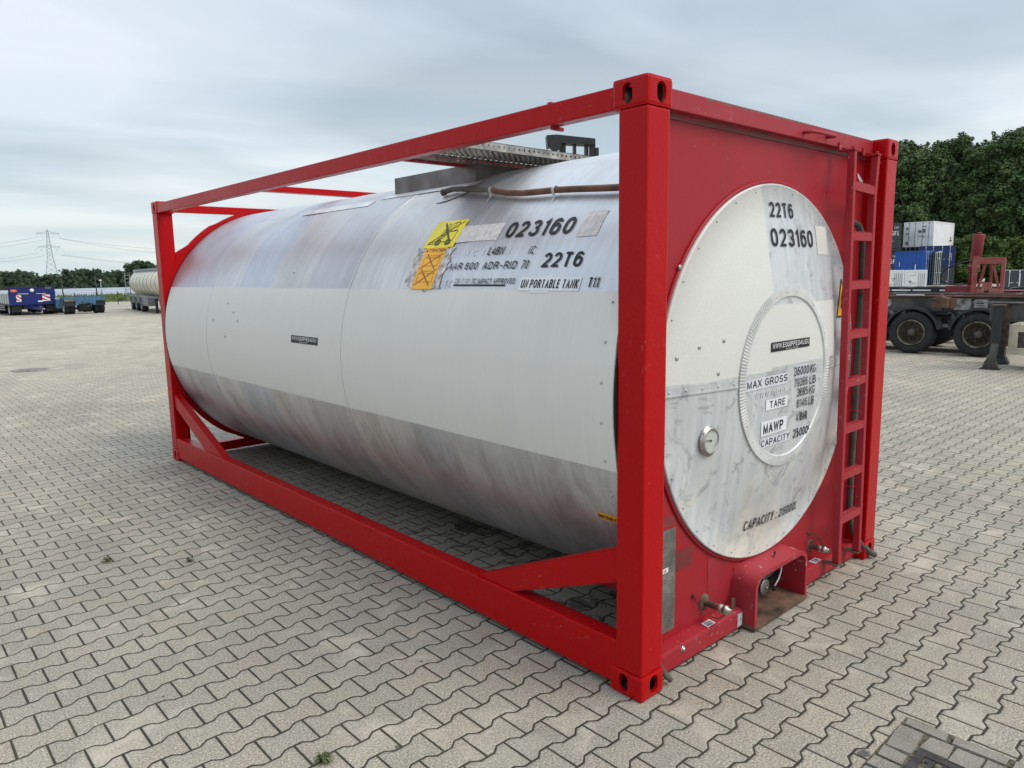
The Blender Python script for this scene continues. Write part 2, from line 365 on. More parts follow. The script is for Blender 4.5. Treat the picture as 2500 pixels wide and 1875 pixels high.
def _arc(cx, cy, rx, ry, a0, a1, n=14, e=1.0):
    out = []
    for i in range(n+1):
        a = radians(a0+(a1-a0)*i/n); c_, s_ = cos(a), sin(a)
        f_ = lambda q: math.copysign(abs(q)**e, q)
        out.append((cx+rx*f_(c_), cy+ry*f_(s_)))
    return out
S8 = .82
GL = {
 '0': (1, [_arc(.5, .5, .5, .5, 90, 450, 28, S8)]), 'O': (1.25, [_arc(.5, .5, .5, .5, 90, 450, 28, .9)]),
 '1': (.42, [[(0, .80), (.9, 1.0), (.9, 0)]]),
 '2': (1, [_arc(.5, .70, .48, .30, 170, -35, 12, .9)+[(.02, .0), (1, 0)]]),
 '3': (1, [_arc(.5, .755, .45, .245, 165, -90, 12, .9), _arc(.5, .265, .5, .265, 88, -168, 14, .9)]),
 '4': (1, [[(.76, 0), (.76, .98), (0, .27), (1, .27)]]),
 '5': (1, [[(.93, 1), (.16, 1), (.07, .50)]+_arc(.48, .33, .52, .33, 125, -160, 14, .9)]),
 '6': (1, [_arc(.5, .32, .5, .32, 90, 450, 22, S8), _arc(.52, .5, .52, .5, 185, 40, 12, S8)]),
 '7': (1, [[(0, 1), (1, 1), (.35, 0)]]),
 '8': (1, [_arc(.5, .76, .42, .24, 90, 450, 20, .9), _arc(.5, .265, .5, .265, 90, 450, 22, .9)]),
 '9': (1, [_arc(.5, .68, .5, .32, 90, 450, 22, S8), _arc(.48, .5, .52, .5, 5, -140, 12, S8)]),
 'A': (1.2, [[(0, 0), (.5, 1), (1, 0)], [(.19, .32), (.81, .32)]]),
 'B': (1.1, [[(0, 0), (0, 1), (.5, 1)]+_arc(.52, .76, .42, .24, 90, -90, 8, .9)+[(.04, .52)], _arc(.52, .26, .48, .26, 90, -90, 8, .9)+[(0, 0)]]),
 'C': (1.15, [_arc(.52, .5, .52, .5, 38, 322, 20, .88)]), 'D': (1.15, [[(0, 0), (0, 1), (.45, 1)]+_arc(.45, .5, .55, .5, 90, -90, 12, .88)+[(0, 0)]]),
 'E': (1, [[(1, 1), (0, 1), (0, 0), (1, 0)], [(0, .52), (.9, .52)]]), 'G': (1.2, [_arc(.52, .5, .52, .5, 40, 340, 20, .88)+[(1, .46), (.58, .46)]]),
 'F': (.95, [[(1, 1), (0, 1), (0, 0)], [(0, .52), (.85, .52)]]), 'H': (1.15, [[(0, 0), (0, 1)], [(1, 0), (1, 1)], [(0, .5), (1, .5)]]),
 'I': (.0, [[(.5, 0), (.5, 1)]]), 'K': (1.1, [[(0, 0), (0, 1)], [(1, 1), (0, .38)], [(.3, .56), (1, 0)]]), 'L': (.9, [[(0, 1), (0, 0), (1, 0)]]),
 'M': (1.35, [[(0, 0), (0, 1), (.5, .05), (1, 1), (1, 0)]]), 'N': (1.15, [[(0, 0), (0, 1), (1, 0), (1, 1)]]),
 'P': (1.1, [[(0, 0), (0, 1), (.5, 1)]+_arc(.52, .72, .48, .28, 90, -90, 8, .9)+[(0, .44)]]), 'Q': (1.25, [_arc(.5, .5, .5, .5, 90, 450, 28, .9), [(.6, .25), (1, -.02)]]),
 'R': (1.15, [[(0, 0), (0, 1), (.5, 1)]+_arc(.52, .74, .46, .26, 90, -90, 8, .9)+[(0, .48)], [(.55, .47), (.97, .2), (1, 0)]]),
 'S': (1.1, [_arc(.5, .745, .45, .255, 25, 268, 12, .9)+_arc(.5, .25, .5, .25, 84, -155, 12, .9)]),
 'T': (1.1, [[(0, 1), (1, 1)], [(.5, .98), (.5, 0)]]), 'U': (1.15, [[(0, 1), (0, .4)]+_arc(.5, .35, .5, .35, 180, 360, 12, .88)+[(1, .4), (1, 1)]]),
 'V': (1.15, [[(0, 1), (.5, 0), (1, 1)]]), 'W': (1.6, [[(0, 1), (.24, 0), (.5, .95), (.76, 0), (1, 1)]]), 'X': (1.1, [[(0, 0), (1, 1)], [(0, 1), (1, 0)]]),
 'Y': (1.15, [[(0, 1), (.5, .45), (1, 1)], [(.5, .48), (.5, 0)]]), 'i': (.0, [[(.5, 0), (.5, .72)], [(.5, .88), (.5, 1.0)]]), '.': (.0, [[(.5, 0), (.5, .09)]]),
 ':': (.0, [[(.5, 0), (.5, .14)], [(.5, .58), (.5, .75)]]), '-': (.7, [[(0, .42), (1, .42)]]), '&': (1.2, [[(1, 0), (.2, .75)]+_arc(.45, .82, .22, .18, 200, -40, 10)+[(.1, .35)]+_arc(.4, .2, .36, .2, 150, 340, 8)+[(1, .5)]]),
 'o': (.95, [_arc(.5, .34, .5, .34, 90, 450, 16, .9)]), 'c': (.9, [_arc(.5, .34, .5, .34, 45, 315, 12, .9)]), 'm': (1.4, [[(0, 0), (0, .68)], [(0, .5), (.2, .68), (.45, .62), (.5, 0)], [(.5, .5), (.7, .68), (.95, .62), (1, 0)]]),
 'w': (1.4, [[(0, .68), (.25, 0), (.5, .64), (.75, 0), (1, .68)]]), 'e': (.95, [[(0, .36), (1, .36)]+_arc(.5, .34, .5, .34, 0, 320, 14, .9)]), 'x': (.9, [[(0, 0), (1, .68)], [(0, .68), (1, 0)]]),
}
def text_mesh(txt, w, h, mapf, name='lettering', mat=None, parent=None, bold=0.0, shear=0.0, mat_i=None):
    """flat painted lettering: each glyph a set of strokes of even weight, w x h in all, laid on a surface by mapf(u, v)"""
    tk = min(h*(.125+bold*2.0), w/(max(1, len(txt.replace(' ', ''))+.35*txt.count(' '))*2.7)); gap = .42; items = []; tot = 0.0; fixed = 0.0
    for i, ch in enumerate(txt):
        if ch == ' ': tot += .85; continue
        items.append((ch, tot, fixed)); gw = GL[ch][0]; tot += gw; fixed += tk
        if i < len(txt)-1: tot += gap*(.8 if ch in '.:' else 1)
    ngap = .0
    sc = max((w-fixed)/max(tot, .01), h*.05)
    bm = bmesh.new(); k_ = 0
    for ch, t0, f0 in items:
        gw, lines = GL[ch]; ox = t0*sc+f0+tk/2; W_ = gw*sc; H_ = h-tk
        for ln in lines:
            k_ += 1; lift = (k_ % 4)*.00012
            P_ = []
            for x_, y_ in ln:
                q = Vector((ox+x_*W_+shear*y_*h if gw else ox+shear*y_*h, tk/2+y_*H_))
                if not P_ or (q-P_[-1]).length > h*.004: P_.append(q)
            closed = (P_[0]-P_[-1]).length < h*.02 and len(P_) > 6
            if not closed:      # square ends reach the full height
                d0 = (P_[0]-P_[1]).normalized(); d1 = (P_[-1]-P_[-2]).normalized()
                if len(ln) < 9 or True:
                    if abs(d0.x) < .75 and ln[0][1] in (0, 1): P_[0] = P_[0]+d0*tk/2
                    if abs(d1.x) < .75 and ln[-1][1] in (0, 1): P_[-1] = P_[-1]+d1*tk/2
            n = len(P_); prev = None; first = None
            for i, q in enumerate(P_):
                a = (q-P_[i-1]) if i else (q-P_[-2] if closed else P_[1]-q)
                b_ = (P_[i+1]-q) if i < n-1 else (P_[1]-P_[0] if closed else q-P_[i-1])
                a = a.normalized(); b_ = b_.normalized(); m_ = (a+b_)
                m_ = m_.normalized() if m_.length > 1e-4 else a
                nn = Vector((-m_.y, m_.x)); cs = max(.45, abs(nn.dot(Vector((-a.y, a.x)))))
                o1 = q+nn*tk/2/cs; o2 = q-nn*tk/2/cs
                pr = []
                for o_ in (o1, o2):
                    p3 = Vector(mapf(o_.x, o_.y)); p4 = Vector(mapf(o_.x+.001, o_.y)); p5 = Vector(mapf(o_.x, o_.y+.001))
                    nr = (p4-p3).cross(p5-p3).normalized(); pr.append(bm.verts.new(p3+nr*lift))
                if prev:
                    bm.faces.new((prev[0], prev[1], pr[1], pr[0]))
                prev = pr
    me = bpy.data.meshes.new(name); bm.to_mesh(me); bm.free()
    return link(name, me, mat, parent)

def sheet(w, h, mapf, name, mat, parent, nx=4, ny=6, jag=0.0):
    mb = MB(); rnd = random.Random(len(name)*7+int(w*1000)); g = []
    for j in range(ny+1):
        row = []
        for i in range(nx+1):
            u = w*i/nx; v = h*j/ny
            if jag and i in (0, nx): u += rnd.uniform(-jag, jag)
            if jag and j in (0, ny): v += rnd.uniform(-jag, jag)
            row.append(mb.bm.verts.new(mapf(u, v)))
        g.append(row)
    for j in range(ny):
        for i in range(nx): mb.bm.faces.new((g[j][i], g[j][i+1], g[j+1][i+1], g[j+1][i]))
    return mb.obj(name, mat, parent)

def strokes(lines, lw, w, h, mapf, name, mat, parent):
    mb = MB()
    for ln in lines:
        wd = lw
        if isinstance(ln, tuple) and isinstance(ln[0], (int, float)): wd, ln = ln
        for (ax, ay), (bx, by) in zip(ln[:-1], ln[1:]):
            A = Vector((ax*w, ay*h)); B = Vector((bx*w, by*h)); d = B-A
            if d.length < 1e-6: continue
            n_ = Vector((-d.y, d.x)).normalized()*wd/2; seg = max(1, int(d.length/.04))
            for k_ in range(seg):
                p0 = A+d*k_/seg; p1 = A+d*(k_+1)/seg
                mb.poly([mapf(*(p0-n_)), mapf(*(p1-n_)), mapf(*(p1+n_)), mapf(*(p0+n_))])
    return mb.obj(name, mat, parent)

def circ(cx, cy, rx, ry, n=16, a0=0, a1=360):
    return [(cx+rx*cos(radians(a0+(a1-a0)*i/n)), cy+ry*sin(radians(a0+(a1-a0)*i/n))) for i in range(n+1)]

# ================================================================== GROUND
def paving_material():
    b = NB('interlocking_concrete_pavers', .75, 0, (.3, .3, .3), .3)
    g = b.n('ShaderNodeNewGeometry').outputs['Position']
    sp = b.n('ShaderNodeSeparateXYZ'); b.t.links.new(g, sp.inputs[0]); x, y, z = sp.outputs
    Lb, P, A = .2065, .1395, .0125
    # slight irregularity of the laying
    wv = b.noise(g, 2.3, 2); wv2 = b.noise(b.co((1, 1, 1), True, (0, 0, 1.1)), 23, 2)
    xj = b.m('ADD', x, b.m('ADD', b.m('MULTIPLY', b.m('SUBTRACT', wv, .5), .006), b.m('MULTIPLY', b.m('SUBTRACT', wv2, .5), .0016)))
    yj = b.m('ADD', y, b.m('ADD', b.m('MULTIPLY', b.m('SUBTRACT', wv2, .5), .0016), b.m('MULTIPLY', b.m('SUBTRACT', wv, .5), .004)))
    X = b.m('DIVIDE', b.m('SUBTRACT', xj, 1.365), Lb); Y_ = b.m('DIVIDE', b.m('SUBTRACT', yj, -.279), P)
    fr = b.m('ABSOLUTE', b.m('SUBTRACT', X, b.m('ROUND', X)))            # 0 at an even row's joint, .5 half way
    T = b.m('MINIMUM', b.m('MAXIMUM', b.m('MULTIPLY', b.m('SUBTRACT', .25, fr), 13.0), -1.0), 1.0)
    bb = b.m('SUBTRACT', Y_, .5); kk = b.m('ROUND', bb)
    sk = b.m('SUBTRACT', 1.0, b.m('MULTIPLY', b.m('FLOORED_MODULO', kk, 2.0), 2.0))
    d = b.m('SUBTRACT', b.m('SUBTRACT', bb, kk), b.m('MULTIPLY', b.m('MULTIPLY', sk, T), A/P))
    dz = b.m('MULTIPLY', b.m('ABSOLUTE', d), P)
    row = b.m('ADD', kk, b.m('GREATER_THAN', d, 0.0))
    par = b.m('FLOORED_MODULO', row, 2.0)
    Xr = b.m('SUBTRACT', X, b.m('MULTIPLY', par, .5))
    dx = b.m('MULTIPLY', b.m('ABSOLUTE', b.m('SUBTRACT', Xr, b.m('ROUND', Xr))), Lb)
    dist = b.m('MINIMUM', b.m('MULTIPLY', dz, .93), dx)
    cid = b.n('ShaderNodeCombineXYZ'); b.t.links.new(b.m('FLOOR', Xr), cid.inputs[0]); b.t.links.new(row, cid.inputs[1])
    wn_ = b.n('ShaderNodeTexWhiteNoise'); wn_.noise_dimensions = '2D'; b.t.links.new(cid.outputs[0], wn_.inputs[0])
    rnd = wn_.outputs[0]
    fine = b.m('ADD', b.m('MULTIPLY', b.noise(g, 300, 2, .6), .45), b.m('MULTIPLY', b.noise(g, 110, 3, .7), .55)); mid = b.noise(g, 26, 4, .6); big = b.noise(g, .55, 6, .6, .6); patch = b.noise(g, 2.6, 6, .62, .5)
    base = b.ramp(fine, [(.36, (.105, .095, .077)), (.5, (.280, .258, .216)), (.62, (.54, .50, .43))])
    base = b.mix(1.0, base, b.ramp(rnd, [(0, (.92, .92, .91)), (.35, (.98, .98, .97)), (.6, (1.04, 1.0, .97)), (.8, (1.0, 1.0, .98)), (1, (1.08, 1.07, 1.05))]), 'MULTIPLY')
    base = b.mix(1.0, base, b.ramp(big, [(.3, (.80, .80, .80)), (.5, (.97, .97, .96)), (.7, (1.12, 1.10, 1.06))]), 'MULTIPLY')
    base = b.mix(b.ramp(patch, [(.54, 0.0), (.70, .55)]), base, b.ramp(rnd, [(0, (.50, .46, .39)), (1, (.54, .46, .37))]))
    base = b.mix(b.m('MULTIPLY', b.ramp(b.noise(b.co((.35, 1.6, 1), True, (0, 0, .5)), 1.4, 7, .7, .6), [(.56, 0.0), (.70, .40)]), .9), base, (.16, .15, .135))
    base = b.mix(b.ramp(b.noise(g, 14, 4, .6), [(.66, 0.0), (.72, .35)]), base, (.55, .53, .49))
    base = b.mix(b.ramp(mid, [(.30, .28), (.42, 0.0)]), base, (.13, .125, .11))
    sp2 = b.noise(g, 9, 2, .5)
    base = b.mix(b.ramp(sp2, [(.745, 0.0), (.76, .8)]), base, (.05, .047, .045))
    dgap = b.m('SQRT', b.m('ADD', b.m('MULTIPLY', x, x), b.m('MULTIPLY', y, y)))
    base = b.mix(1.0, base, b.ramp(b.m('DIVIDE', dgap, 60), [(.08, (1, 1, 1)), (.35, (1.36, 1.33, 1.30))]), 'MULTIPLY')   # dusty yard paler further out, grazing sky sheen put into its colour
    sx_ = b.m('SUBTRACT', x, .36); sy_ = b.m('SUBTRACT', y, -.785)
    rs_ = b.m('ADD', b.m('SQRT', b.m('ADD', b.m('MULTIPLY', sx_, sx_), b.m('MULTIPLY', b.m('MULTIPLY', sy_, sy_), 1.6))), b.m('MULTIPLY', b.m('SUBTRACT', b.noise(g, 60, 3), .5), .02))
    base = b.mix(b.ramp(rs_, [(.020, .8), (.034, 0.0)]), base, (.035, .035, .037))      # small oil spill by the drain
    oil_shade = b.m('MULTIPLY', b.ramp(b.noise(b.co((2.2, 2.2, 1), True), 1.6, 6, .7, .8), [(.52, 0.0), (.58, .75)]), b.m('MULTIPLY', b.m('LESS_THAN', b.m('ABSOLUTE', b.m('SUBTRACT', x, 1.15)), .85), b.m('LESS_THAN', b.m('ABSOLUTE', b.m('SUBTRACT', y, 1.3)), 1.2)))
    base = b.mix(oil_shade, base, (.045, .042, .038))      # old drips below the outlet valve, spread to paint shade under the tank
    # long tyre-dirt drifts far out and by the trailers
    drift = b.noise(b.co((.06, .5, 1), True, (0, 0, .15)), 1.2, 6, .6)
    far = b.m('MULTIPLY', b.ramp(drift, [(.45, 0.0), (.62, .6)]), b.ramp(b.m('DIVIDE', b.m('MAXIMUM', x, b.m('SUBTRACT', y, 30)), 20), [(.52, 0.0), (.68, 1.0)]))
    base = b.mix(far, base, (.17, .155, .13))
    jw = b.m('ADD', .0008, b.m('MULTIPLY', b.noise(g, 7, 4, .7), .0058))
    jf = b.m('DIVIDE', b.m('SUBTRACT', b.m('ADD', jw, .0022), dist), .0022, clamp=True)
    jc = b.mix(b.ramp(b.noise(g, 1.1, 4), [(.5, 0.0), (.7, 1.0)]), (.032, .029, .022), (.05, .05, .028))
    gap = b.m('SQRT', b.m('ADD', b.m('MULTIPLY', x, x), b.m('MULTIPLY', y, y)))
    jvis = b.ramp(b.m('DIVIDE', gap, 50), [(.10, 1.0), (.45, .3)])      # joint colour fades further out, where a grazing view hides joints
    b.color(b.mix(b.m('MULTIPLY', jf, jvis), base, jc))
    edge = b.m('DIVIDE', b.m('SUBTRACT', dist, jw), .010, clamp=True)
    h = b.m('ADD', b.m('MULTIPLY', b.m('POWER', edge, .5), 1.0), b.m('MULTIPLY', fine, .16))
    tiltx = b.m('MULTIPLY', b.m('MULTIPLY', b.m('SUBTRACT', Xr, b.m('FLOOR', Xr)), b.m('SUBTRACT', rnd, .5)), 1.1)
    h = b.m('ADD', h, tiltx)
    b.bump(h, .7, .006)
    return b.mat

mb = MB()
radii = [0, 3, 6, 9, 12, 16, 22, 32, 48, 75, 120, 200, 300, 600, 1200, 2500]
prev = None; c0 = Vector((1, 2, 0))
for r in radii:
    if r == 0: ring = [mb.bm.verts.new(c0)]
    else: ring = [mb.bm.verts.new((1+r*cos(2*pi*k/64), 2+r*sin(2*pi*k/64), -.006*max(0, min(r, 300)-9))) for k in range(64)]
    if prev:
        for k in range(64):
            k2 = (k+1) % 64
            if len(prev) == 1: mb.bm.faces.new((prev[0], ring[k], ring[k2]))
            else: mb.bm.faces.new((prev[k], ring[k], ring[k2], prev[k2]))
    prev = ring
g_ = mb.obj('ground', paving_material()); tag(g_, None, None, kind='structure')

# grass verge beyond the yard
gm = NB('verge_grass', .9, 0, (.1, .14, .04))
gm.color(gm.ramp(gm.noise(gm.co(), 3.5, 6, .7), [(.3, (.045, .075, .02)), (.55, (.12, .17, .05)), (.75, (.26, .27, .12))])); M['grass'] = gm.mat
mb = MB(); rnd = random.Random(5)
def strip_pt(t, d):   # t along the verge, d into it
    a = Vector((-60, 40, 0)); bq = Vector((75, 74, 0)); dr = (bq-a).normalized(); nn = Vector((-dr.y, dr.x, 0))
    p_ = a+dr*t+nn*(20+d); return Vector((p_.x, p_.y, gz(p_.x, p_.y)+.004))
grid = [[mb.bm.verts.new(strip_pt(t*3, d) + Vector((0, 0, .0 if d == 0 else .25))) for t in range(48)] for d in (0, 1.5, 12, 60)]
for j in range(3):
    for i in range(47): mb.bm.faces.new((grid[j][i], grid[j][i+1], grid[j+1][i+1], grid[j+1][i]))
for i in range(26000):       # tufts
    p_ = strip_pt(rnd.uniform(2, 138), rnd.uniform(.1, 1)**2*30+.1); hgt = rnd.uniform(.25, .75); a = rnd.uniform(0, pi); wd = rnd.uniform(.08, .25)
    dx, dy = cos(a)*wd, sin(a)*wd; lean = Vector((rnd.uniform(-.1, .1), rnd.uniform(-.1, .1), 0))
    mb.bm.faces.new([mb.bm.verts.new(p_+Vector((-dx, -dy, 0))), mb.bm.verts.new(p_+Vector((dx, dy, 0))), mb.bm.verts.new(p_+lean+Vector((0, 0, hgt)))])
o = mb.obj('grass', M['grass']); tag(o, 'tall uncut grass strip along the back edge of the yard', 'grass', kind='stuff')

# ================================================================== TANK CONTAINER
CX, CZ, RB = 1.219, 1.295, 1.236
Lc, Wc, Hc = 6.058, 2.438, 2.591
TC = thing('tank_container', 'red framed silver tank container numbered 023160 standing on the block paving', 'tank container')

# --- corner castings: hollow rounded blocks with oval lock holes
def casting_mesh():
    w_, l_, h_ = .162, .178, .118
    mb = MB(); mb.box(0, w_, 0, l_, 0, h_, .016); base = link('tmp', mb.mesh('c'), M['red'])
    cut = []
    inner = MB(); inner.box(.016, w_-.012, .016, l_-.012, .018, h_-.018); cut.append(link('tmpc', inner.mesh('c'), M['rust_dark']))
    def oval(axis, c1, c2, hw, hh, a, b_):
        t = MB(); pts = []
        for i in range(28):
            an = 2*pi*i/28; px = cos(an)*hw; pz = sin(an)*hw + (hh-hw)*(1 if sin(an) > 0 else -1)
            pts.append((px, pz))
        if axis == 'x': t.prism([(a, c1+p_, c2+q) for p_, q in pts], (b_-a, 0, 0))
        elif axis == 'y': t.prism([(c1+p_, a, c2+q) for p_, q in pts], (0, b_-a, 0))
        else: t.prism([(c1+p_, c2+q, a) for p_, q in pts], (0, 0, b_-a))
        cut.append(link('tmpc', t.mesh('c'), None))
    oval('x', .100, .062, .025, .040, -.05, .06)      # side hole
    oval('y', .086, .062, .029, .040, -.05, .06)      # end hole
    oval('z', .080, .089, .031, .060, -.05, .06)
    for c in cut:
        md = base.modifiers.new('b', 'BOOLEAN'); md.operation = 'DIFFERENCE'; md.solver = 'EXACT'; md.material_mode = 'TRANSFER'; md.object = c
    me = evaluated(base)
    for c in cut+[base]: bpy.data.objects.remove(c)
    return me
CM = casting_mesh()
def mirrored(me, sx, sy, sz, T):
    bm = bmesh.new(); bm.from_mesh(me)
    for v in bm.verts: v.co = Vector((T[0]+sx*v.co.x, T[1]+sy*v.co.y, T[2]+sz*v.co.z))
    if sx*sy*sz < 0: bmesh.ops.reverse_faces(bm, faces=list(bm.faces))
    m2 = bpy.data.meshes.new('corner_casting'); bm.to_mesh(m2); bm.free()
    for q in me.materials: m2.materials.append(q)
    return m2
for sx, x0 in ((1, 0), (-1, Wc)):
    for sy, y0 in ((1, 0), (-1, Lc)):
        link('corner_casting', mirrored(CM, sx, sy, 1, (x0, y0, 0)), None, TC)
        link('corner_casting', mirrored(CM, sx, sy, -1, (x0, y0, Hc)), None, TC)
        xa, xb = sorted((x0+sx*.005, x0+sx*.151)); ya, yb = sorted((y0+sy*.005, y0+sy*.147))
        MB().box(xa, xb, ya, yb, .117, Hc-.117, .009).obj('corner_post', M['red'], TC)
# side rails
for sx, x0 in ((1, 0), (-1, Wc)):
    xa, xb = sorted((x0+sx*.006, x0+sx*.075))
    MB().box(xa, xb, .175, Lc-.175, 2.477, 2.567, .006).obj('top_side_rail', M['red'], TC)
    xa, xb = sorted((x0+sx*.008, x0+sx*.098))
    MB().box(xa, xb, .145, Lc-.145, .034, .238, .007).obj('bottom_side_rail', M['red'], TC)
    # diagonal braces from posts down to the bottom rails
    xm = (xa+xb)/2
    for sy, y0 in ((1, 0), (-1, Lc)):
        ln = 1.14 if sy > 0 else 1.40
        t = MB(); X0 = xa+.012
        pts = [(X0, y0+sy*.145, .665), (X0, y0+sy*ln, .236), (X0, y0+sy*(ln-.30), .236), (X0, y0+sy*.145, .505)]
        if sy < 0: pts = [(X0, y0-.145, .700), (X0, y0-1.395, .236), (X0, y0-.93, .236), (X0, y0-.145, .56)]
        t.prism(pts, (.065, 0, 0)); bmesh.ops.bevel(t.bm, geom=list(t.bm.edges), offset=.004, segments=2, affect='EDGES')
        t.obj('diagonal_brace', M['red'], TC)
# end beams
MB().box(.15, Wc-.15, .088, .150, 2.505, 2.586, .004).box(.15, Wc-.15, .128, .16, 2.478, 2.51, .002).obj('top_end_beam', M['red_topbeam'], TC, 'worn red top beam with rust along its upper edge')
for xa, xb in ((.15, .921), (1.479, Wc-.15)): t = MB(); t.box(xa, xb, .060, .145, .015, .112, .010); t.obj('bottom_end_beam', M['red_worn'], TC)
MB().box(.15, Wc-.15, Lc-.15, Lc-.08, 2.492, 2.565, .005).obj('top_end_beam', M['red'], TC)
MB().box(.15, Wc-.15, Lc-.16, Lc-.06, .03, .125, .006).obj('bottom_end_beam', M['red'], TC)
MB().box(.07, Wc-.07, 4.06, 4.14, 2.534, 2.582, .003).obj('cross_member', M['red'], TC)
# near end panel (left, right and above the outlet tunnel)
t = MB()
t.box(.15, .935, .135, .142, .10, 2.515); t.box(1.465, Wc-.15, .135, .142, .10, 2.515); t.box(.935, 1.465, .135, .142, .30, 2.515)
t.obj('end_panel', M['red_panel'], TC)
# stains of bare older paint on the panel
sheet(.135, .10, lambda u, v: (.426+u, .1335, .433+v), 'paint_patch', simple('brown_old_paint', (.17, .02, .022), .6), TC, jag=.002)
sheet(.11, .05, lambda u, v: (.30+u, .1335, .672+v), 'paint_patch', simple('dull_red_old_paint', (.24, .03, .035), .6), TC, jag=.002)
sheet(.20, .30, lambda u, v: (.70+u, .1335, .125+v), 'paint_patch', simple('dull_red_repaint', (.30, .016, .026), .5), TC, jag=.004)
# far end: plate with gussets round the tank end
def ringplate(y0, y1, rad, name, mat):
    mb = MB(); n = 96; inn = []; out = []
    for i in range(n):
        a = 2*pi*i/n; dxx, dzz = cos(a), sin(a)
        inn.append(Vector((CX+dxx*1.0, y0, CZ+dzz*1.0)))
        rr = rad
        p_ = Vector((CX+dxx*rr, y0, CZ+dzz*rr)); ad = abs((math.degrees(a)+360) % 90-45)
        if ad < 14 and dzz > 0: rr = rad+.015
        if ad < 14 and dzz < 0: rr = rad+.01
        p_ = Vector((CX+dxx*rr, y0, CZ+dzz*rr))
        p_.x = min(max(p_.x, .02), Wc-.02); p_.z = min(max(p_.z, .1), 2.5); out.append(p_)
    vi = [[mb.bm.verts.new(q+Vector((0, dy, 0))) for q in inn] for dy in (0, y1-y0)]
    vo = [[mb.bm.verts.new(q+Vector((0, dy, 0))) for q in out] for dy in (0, y1-y0)]
    for i in range(n):
        j = (i+1) % n
        mb.bm.faces.new((vi[0][i], vi[0][j], vo[0][j], vo[0][i])); mb.bm.faces.new((vi[1][i], vo[1][i], vo[1][j], vi[1][j]))
        mb.bm.faces.new((vo[0][i], vo[0][j], vo[1][j], vo[1][i])); mb.bm.faces.new((vi[0][i], vi[1][i], vi[1][j], vi[0][j]))
    return mb.obj(name, mat, TC)
ringplate(5.905, 5.935, 1.275, 'tank_collar', M['red'])
for sx, x0 in ((1, .15), (-1, Wc-.15)):
    t = MB(); t.prism([(x0, 5.908, 2.10), (x0+sx*.30, 5.908, 2.28), (x0+sx*.10, 5.908, 1.9), (x0, 5.908, 1.85)], (0, .02, 0)); t.obj('gusset_plate', M['red'], TC)
    t = MB(); t.prism([(x0+sx*.30, 5.908, 2.20), (x0+sx*.62, 5.908, 2.49), (x0+sx*.95, 5.908, 2.49), (x0+sx*.5, 5.908, 2.15)], (0, .02, 0)); t.obj('gusset_plate', M['red'], TC)

# --- barrel with overlapping cladding sheets
mb = MB(); seg = 160; seams = [.156, 1.365, 2.42, 3.605, 4.78, 5.885]
for i in range(5):
    rr = RB - (.0025 if i % 2 else 0)
    mb.lathe([(rr-.02, seams[i]), (rr, seams[i]), (rr, seams[i+1]-.0015), (rr-.02, seams[i+1])], (CX, 0, CZ), 'y', seg)
mb.lathe([(0, .16), (.95, .165), (RB-.02, .158)], (CX, 0, CZ), 'y', seg)
mb.lathe([(RB-.02, 5.885), (.95, 6.0), (0, 6.03)], (CX, 0, CZ), 'y', seg)
BAR = link('tank_barrel', mb.mesh('tank_barrel'), M['barrel'], TC)
def auto_smooth(o, ang=25):
    me = o.data; bm = bmesh.new(); bm.from_mesh(me)
    for e_ in bm.edges:
        if len(e_.link_faces) == 2 and e_.calc_face_angle(0) > radians(ang): e_.smooth = False
    for f in bm.faces: f.smooth = True
    bm.to_mesh(me); bm.free()
auto_smooth(BAR)
for yy in (.1475, 5.885):
    t = MB(); rs_ = RB-.008 if yy < 1 else RB+.003; t.lathe([(RB-.05, yy), (rs_, yy), (rs_, yy+(.008 if yy < 1 else .015)), (RB-.05, yy+.008)], (CX, 0, CZ), 'y', seg, smooth=False); o = t.obj('rubber_seal', M['black'], TC)
# cladding screws along the near rim and seams
t = MB()
for k_ in range(20):
    a = radians(-60+k_*8.0)
    t.lathe([(0, -.004), (.006, -.002), (.006, .001)], (CX-(RB+.002)*cos(a), .215, CZ+(RB+.002)*sin(a)), 'x', 8)
for (yy, th) in ((4.35, 16), (4.2, 12.6), (4.62, 9), (4.1, 9.5), (4.35, 3), (3.3, 28)):
    a = radians(th); t.lathe([(0, -.005), (.009, -.002), (.009, .001)], (CX-(RB+.002)*cos(a), yy, CZ+(RB+.002)*sin(a)), 'x', 8)
t.obj('rivets', M['rivet'], BAR)

def cy(y0, th0, off=.0025):      # maps (u to the right, v up) near the point y0, th0 (degrees) on the barrel
    def f(u, v):
        a = radians(th0)+v/RB; r_ = RB+off
        return (CX-r_*cos(a), y0-u, CZ+r_*sin(a))
    return f
dgr = lambda d: radians(d)*RB
def btext(s, y0, y1, t0, t1, mat=None, bold=0.0, shear=0.0, off=.0045):
    return text_mesh(s, y0-y1, dgr(t1-t0), cy(y0, t0, off), 'lettering', mat or M['black_print'], BAR, bold, shear)
def bsheet(y0, y1, t0, t1, name, mat, off=.0022, **k):
    return sheet(y0-y1, dgr(t1-t0), cy(y0, t0, off), name, mat, BAR, **k)
btext('023160', 1.085, .612, 36.2, 40.9, bold=.022)
btext('22T6', .714, .462, 27.7, 31.3, bold=.022)
btext('L4BN', 1.152, 1.028, 31.4, 33.6, bold=.015)
btext('iC', .840, .800, 31.2, 33.3, bold=.0)
btext('M C 1', 1.36, 1.19, 31.4, 33.2, mat=M['ghost_print'])
btext('N', 1.015, .985, 31.3, 33.3, mat=M['ghost_print'])
btext('AAR 600', 1.438, 1.190, 27.55, 29.5, bold=.01)
btext('ADR-RID', 1.148, .888, 27.5, 29.5, bold=.01)
btext('70', .855, .806, 27.45, 29.6, bold=.0)
btext('29 T 01', 1.338, 1.215, 23.9, 25.1, mat=M['worn_print'])
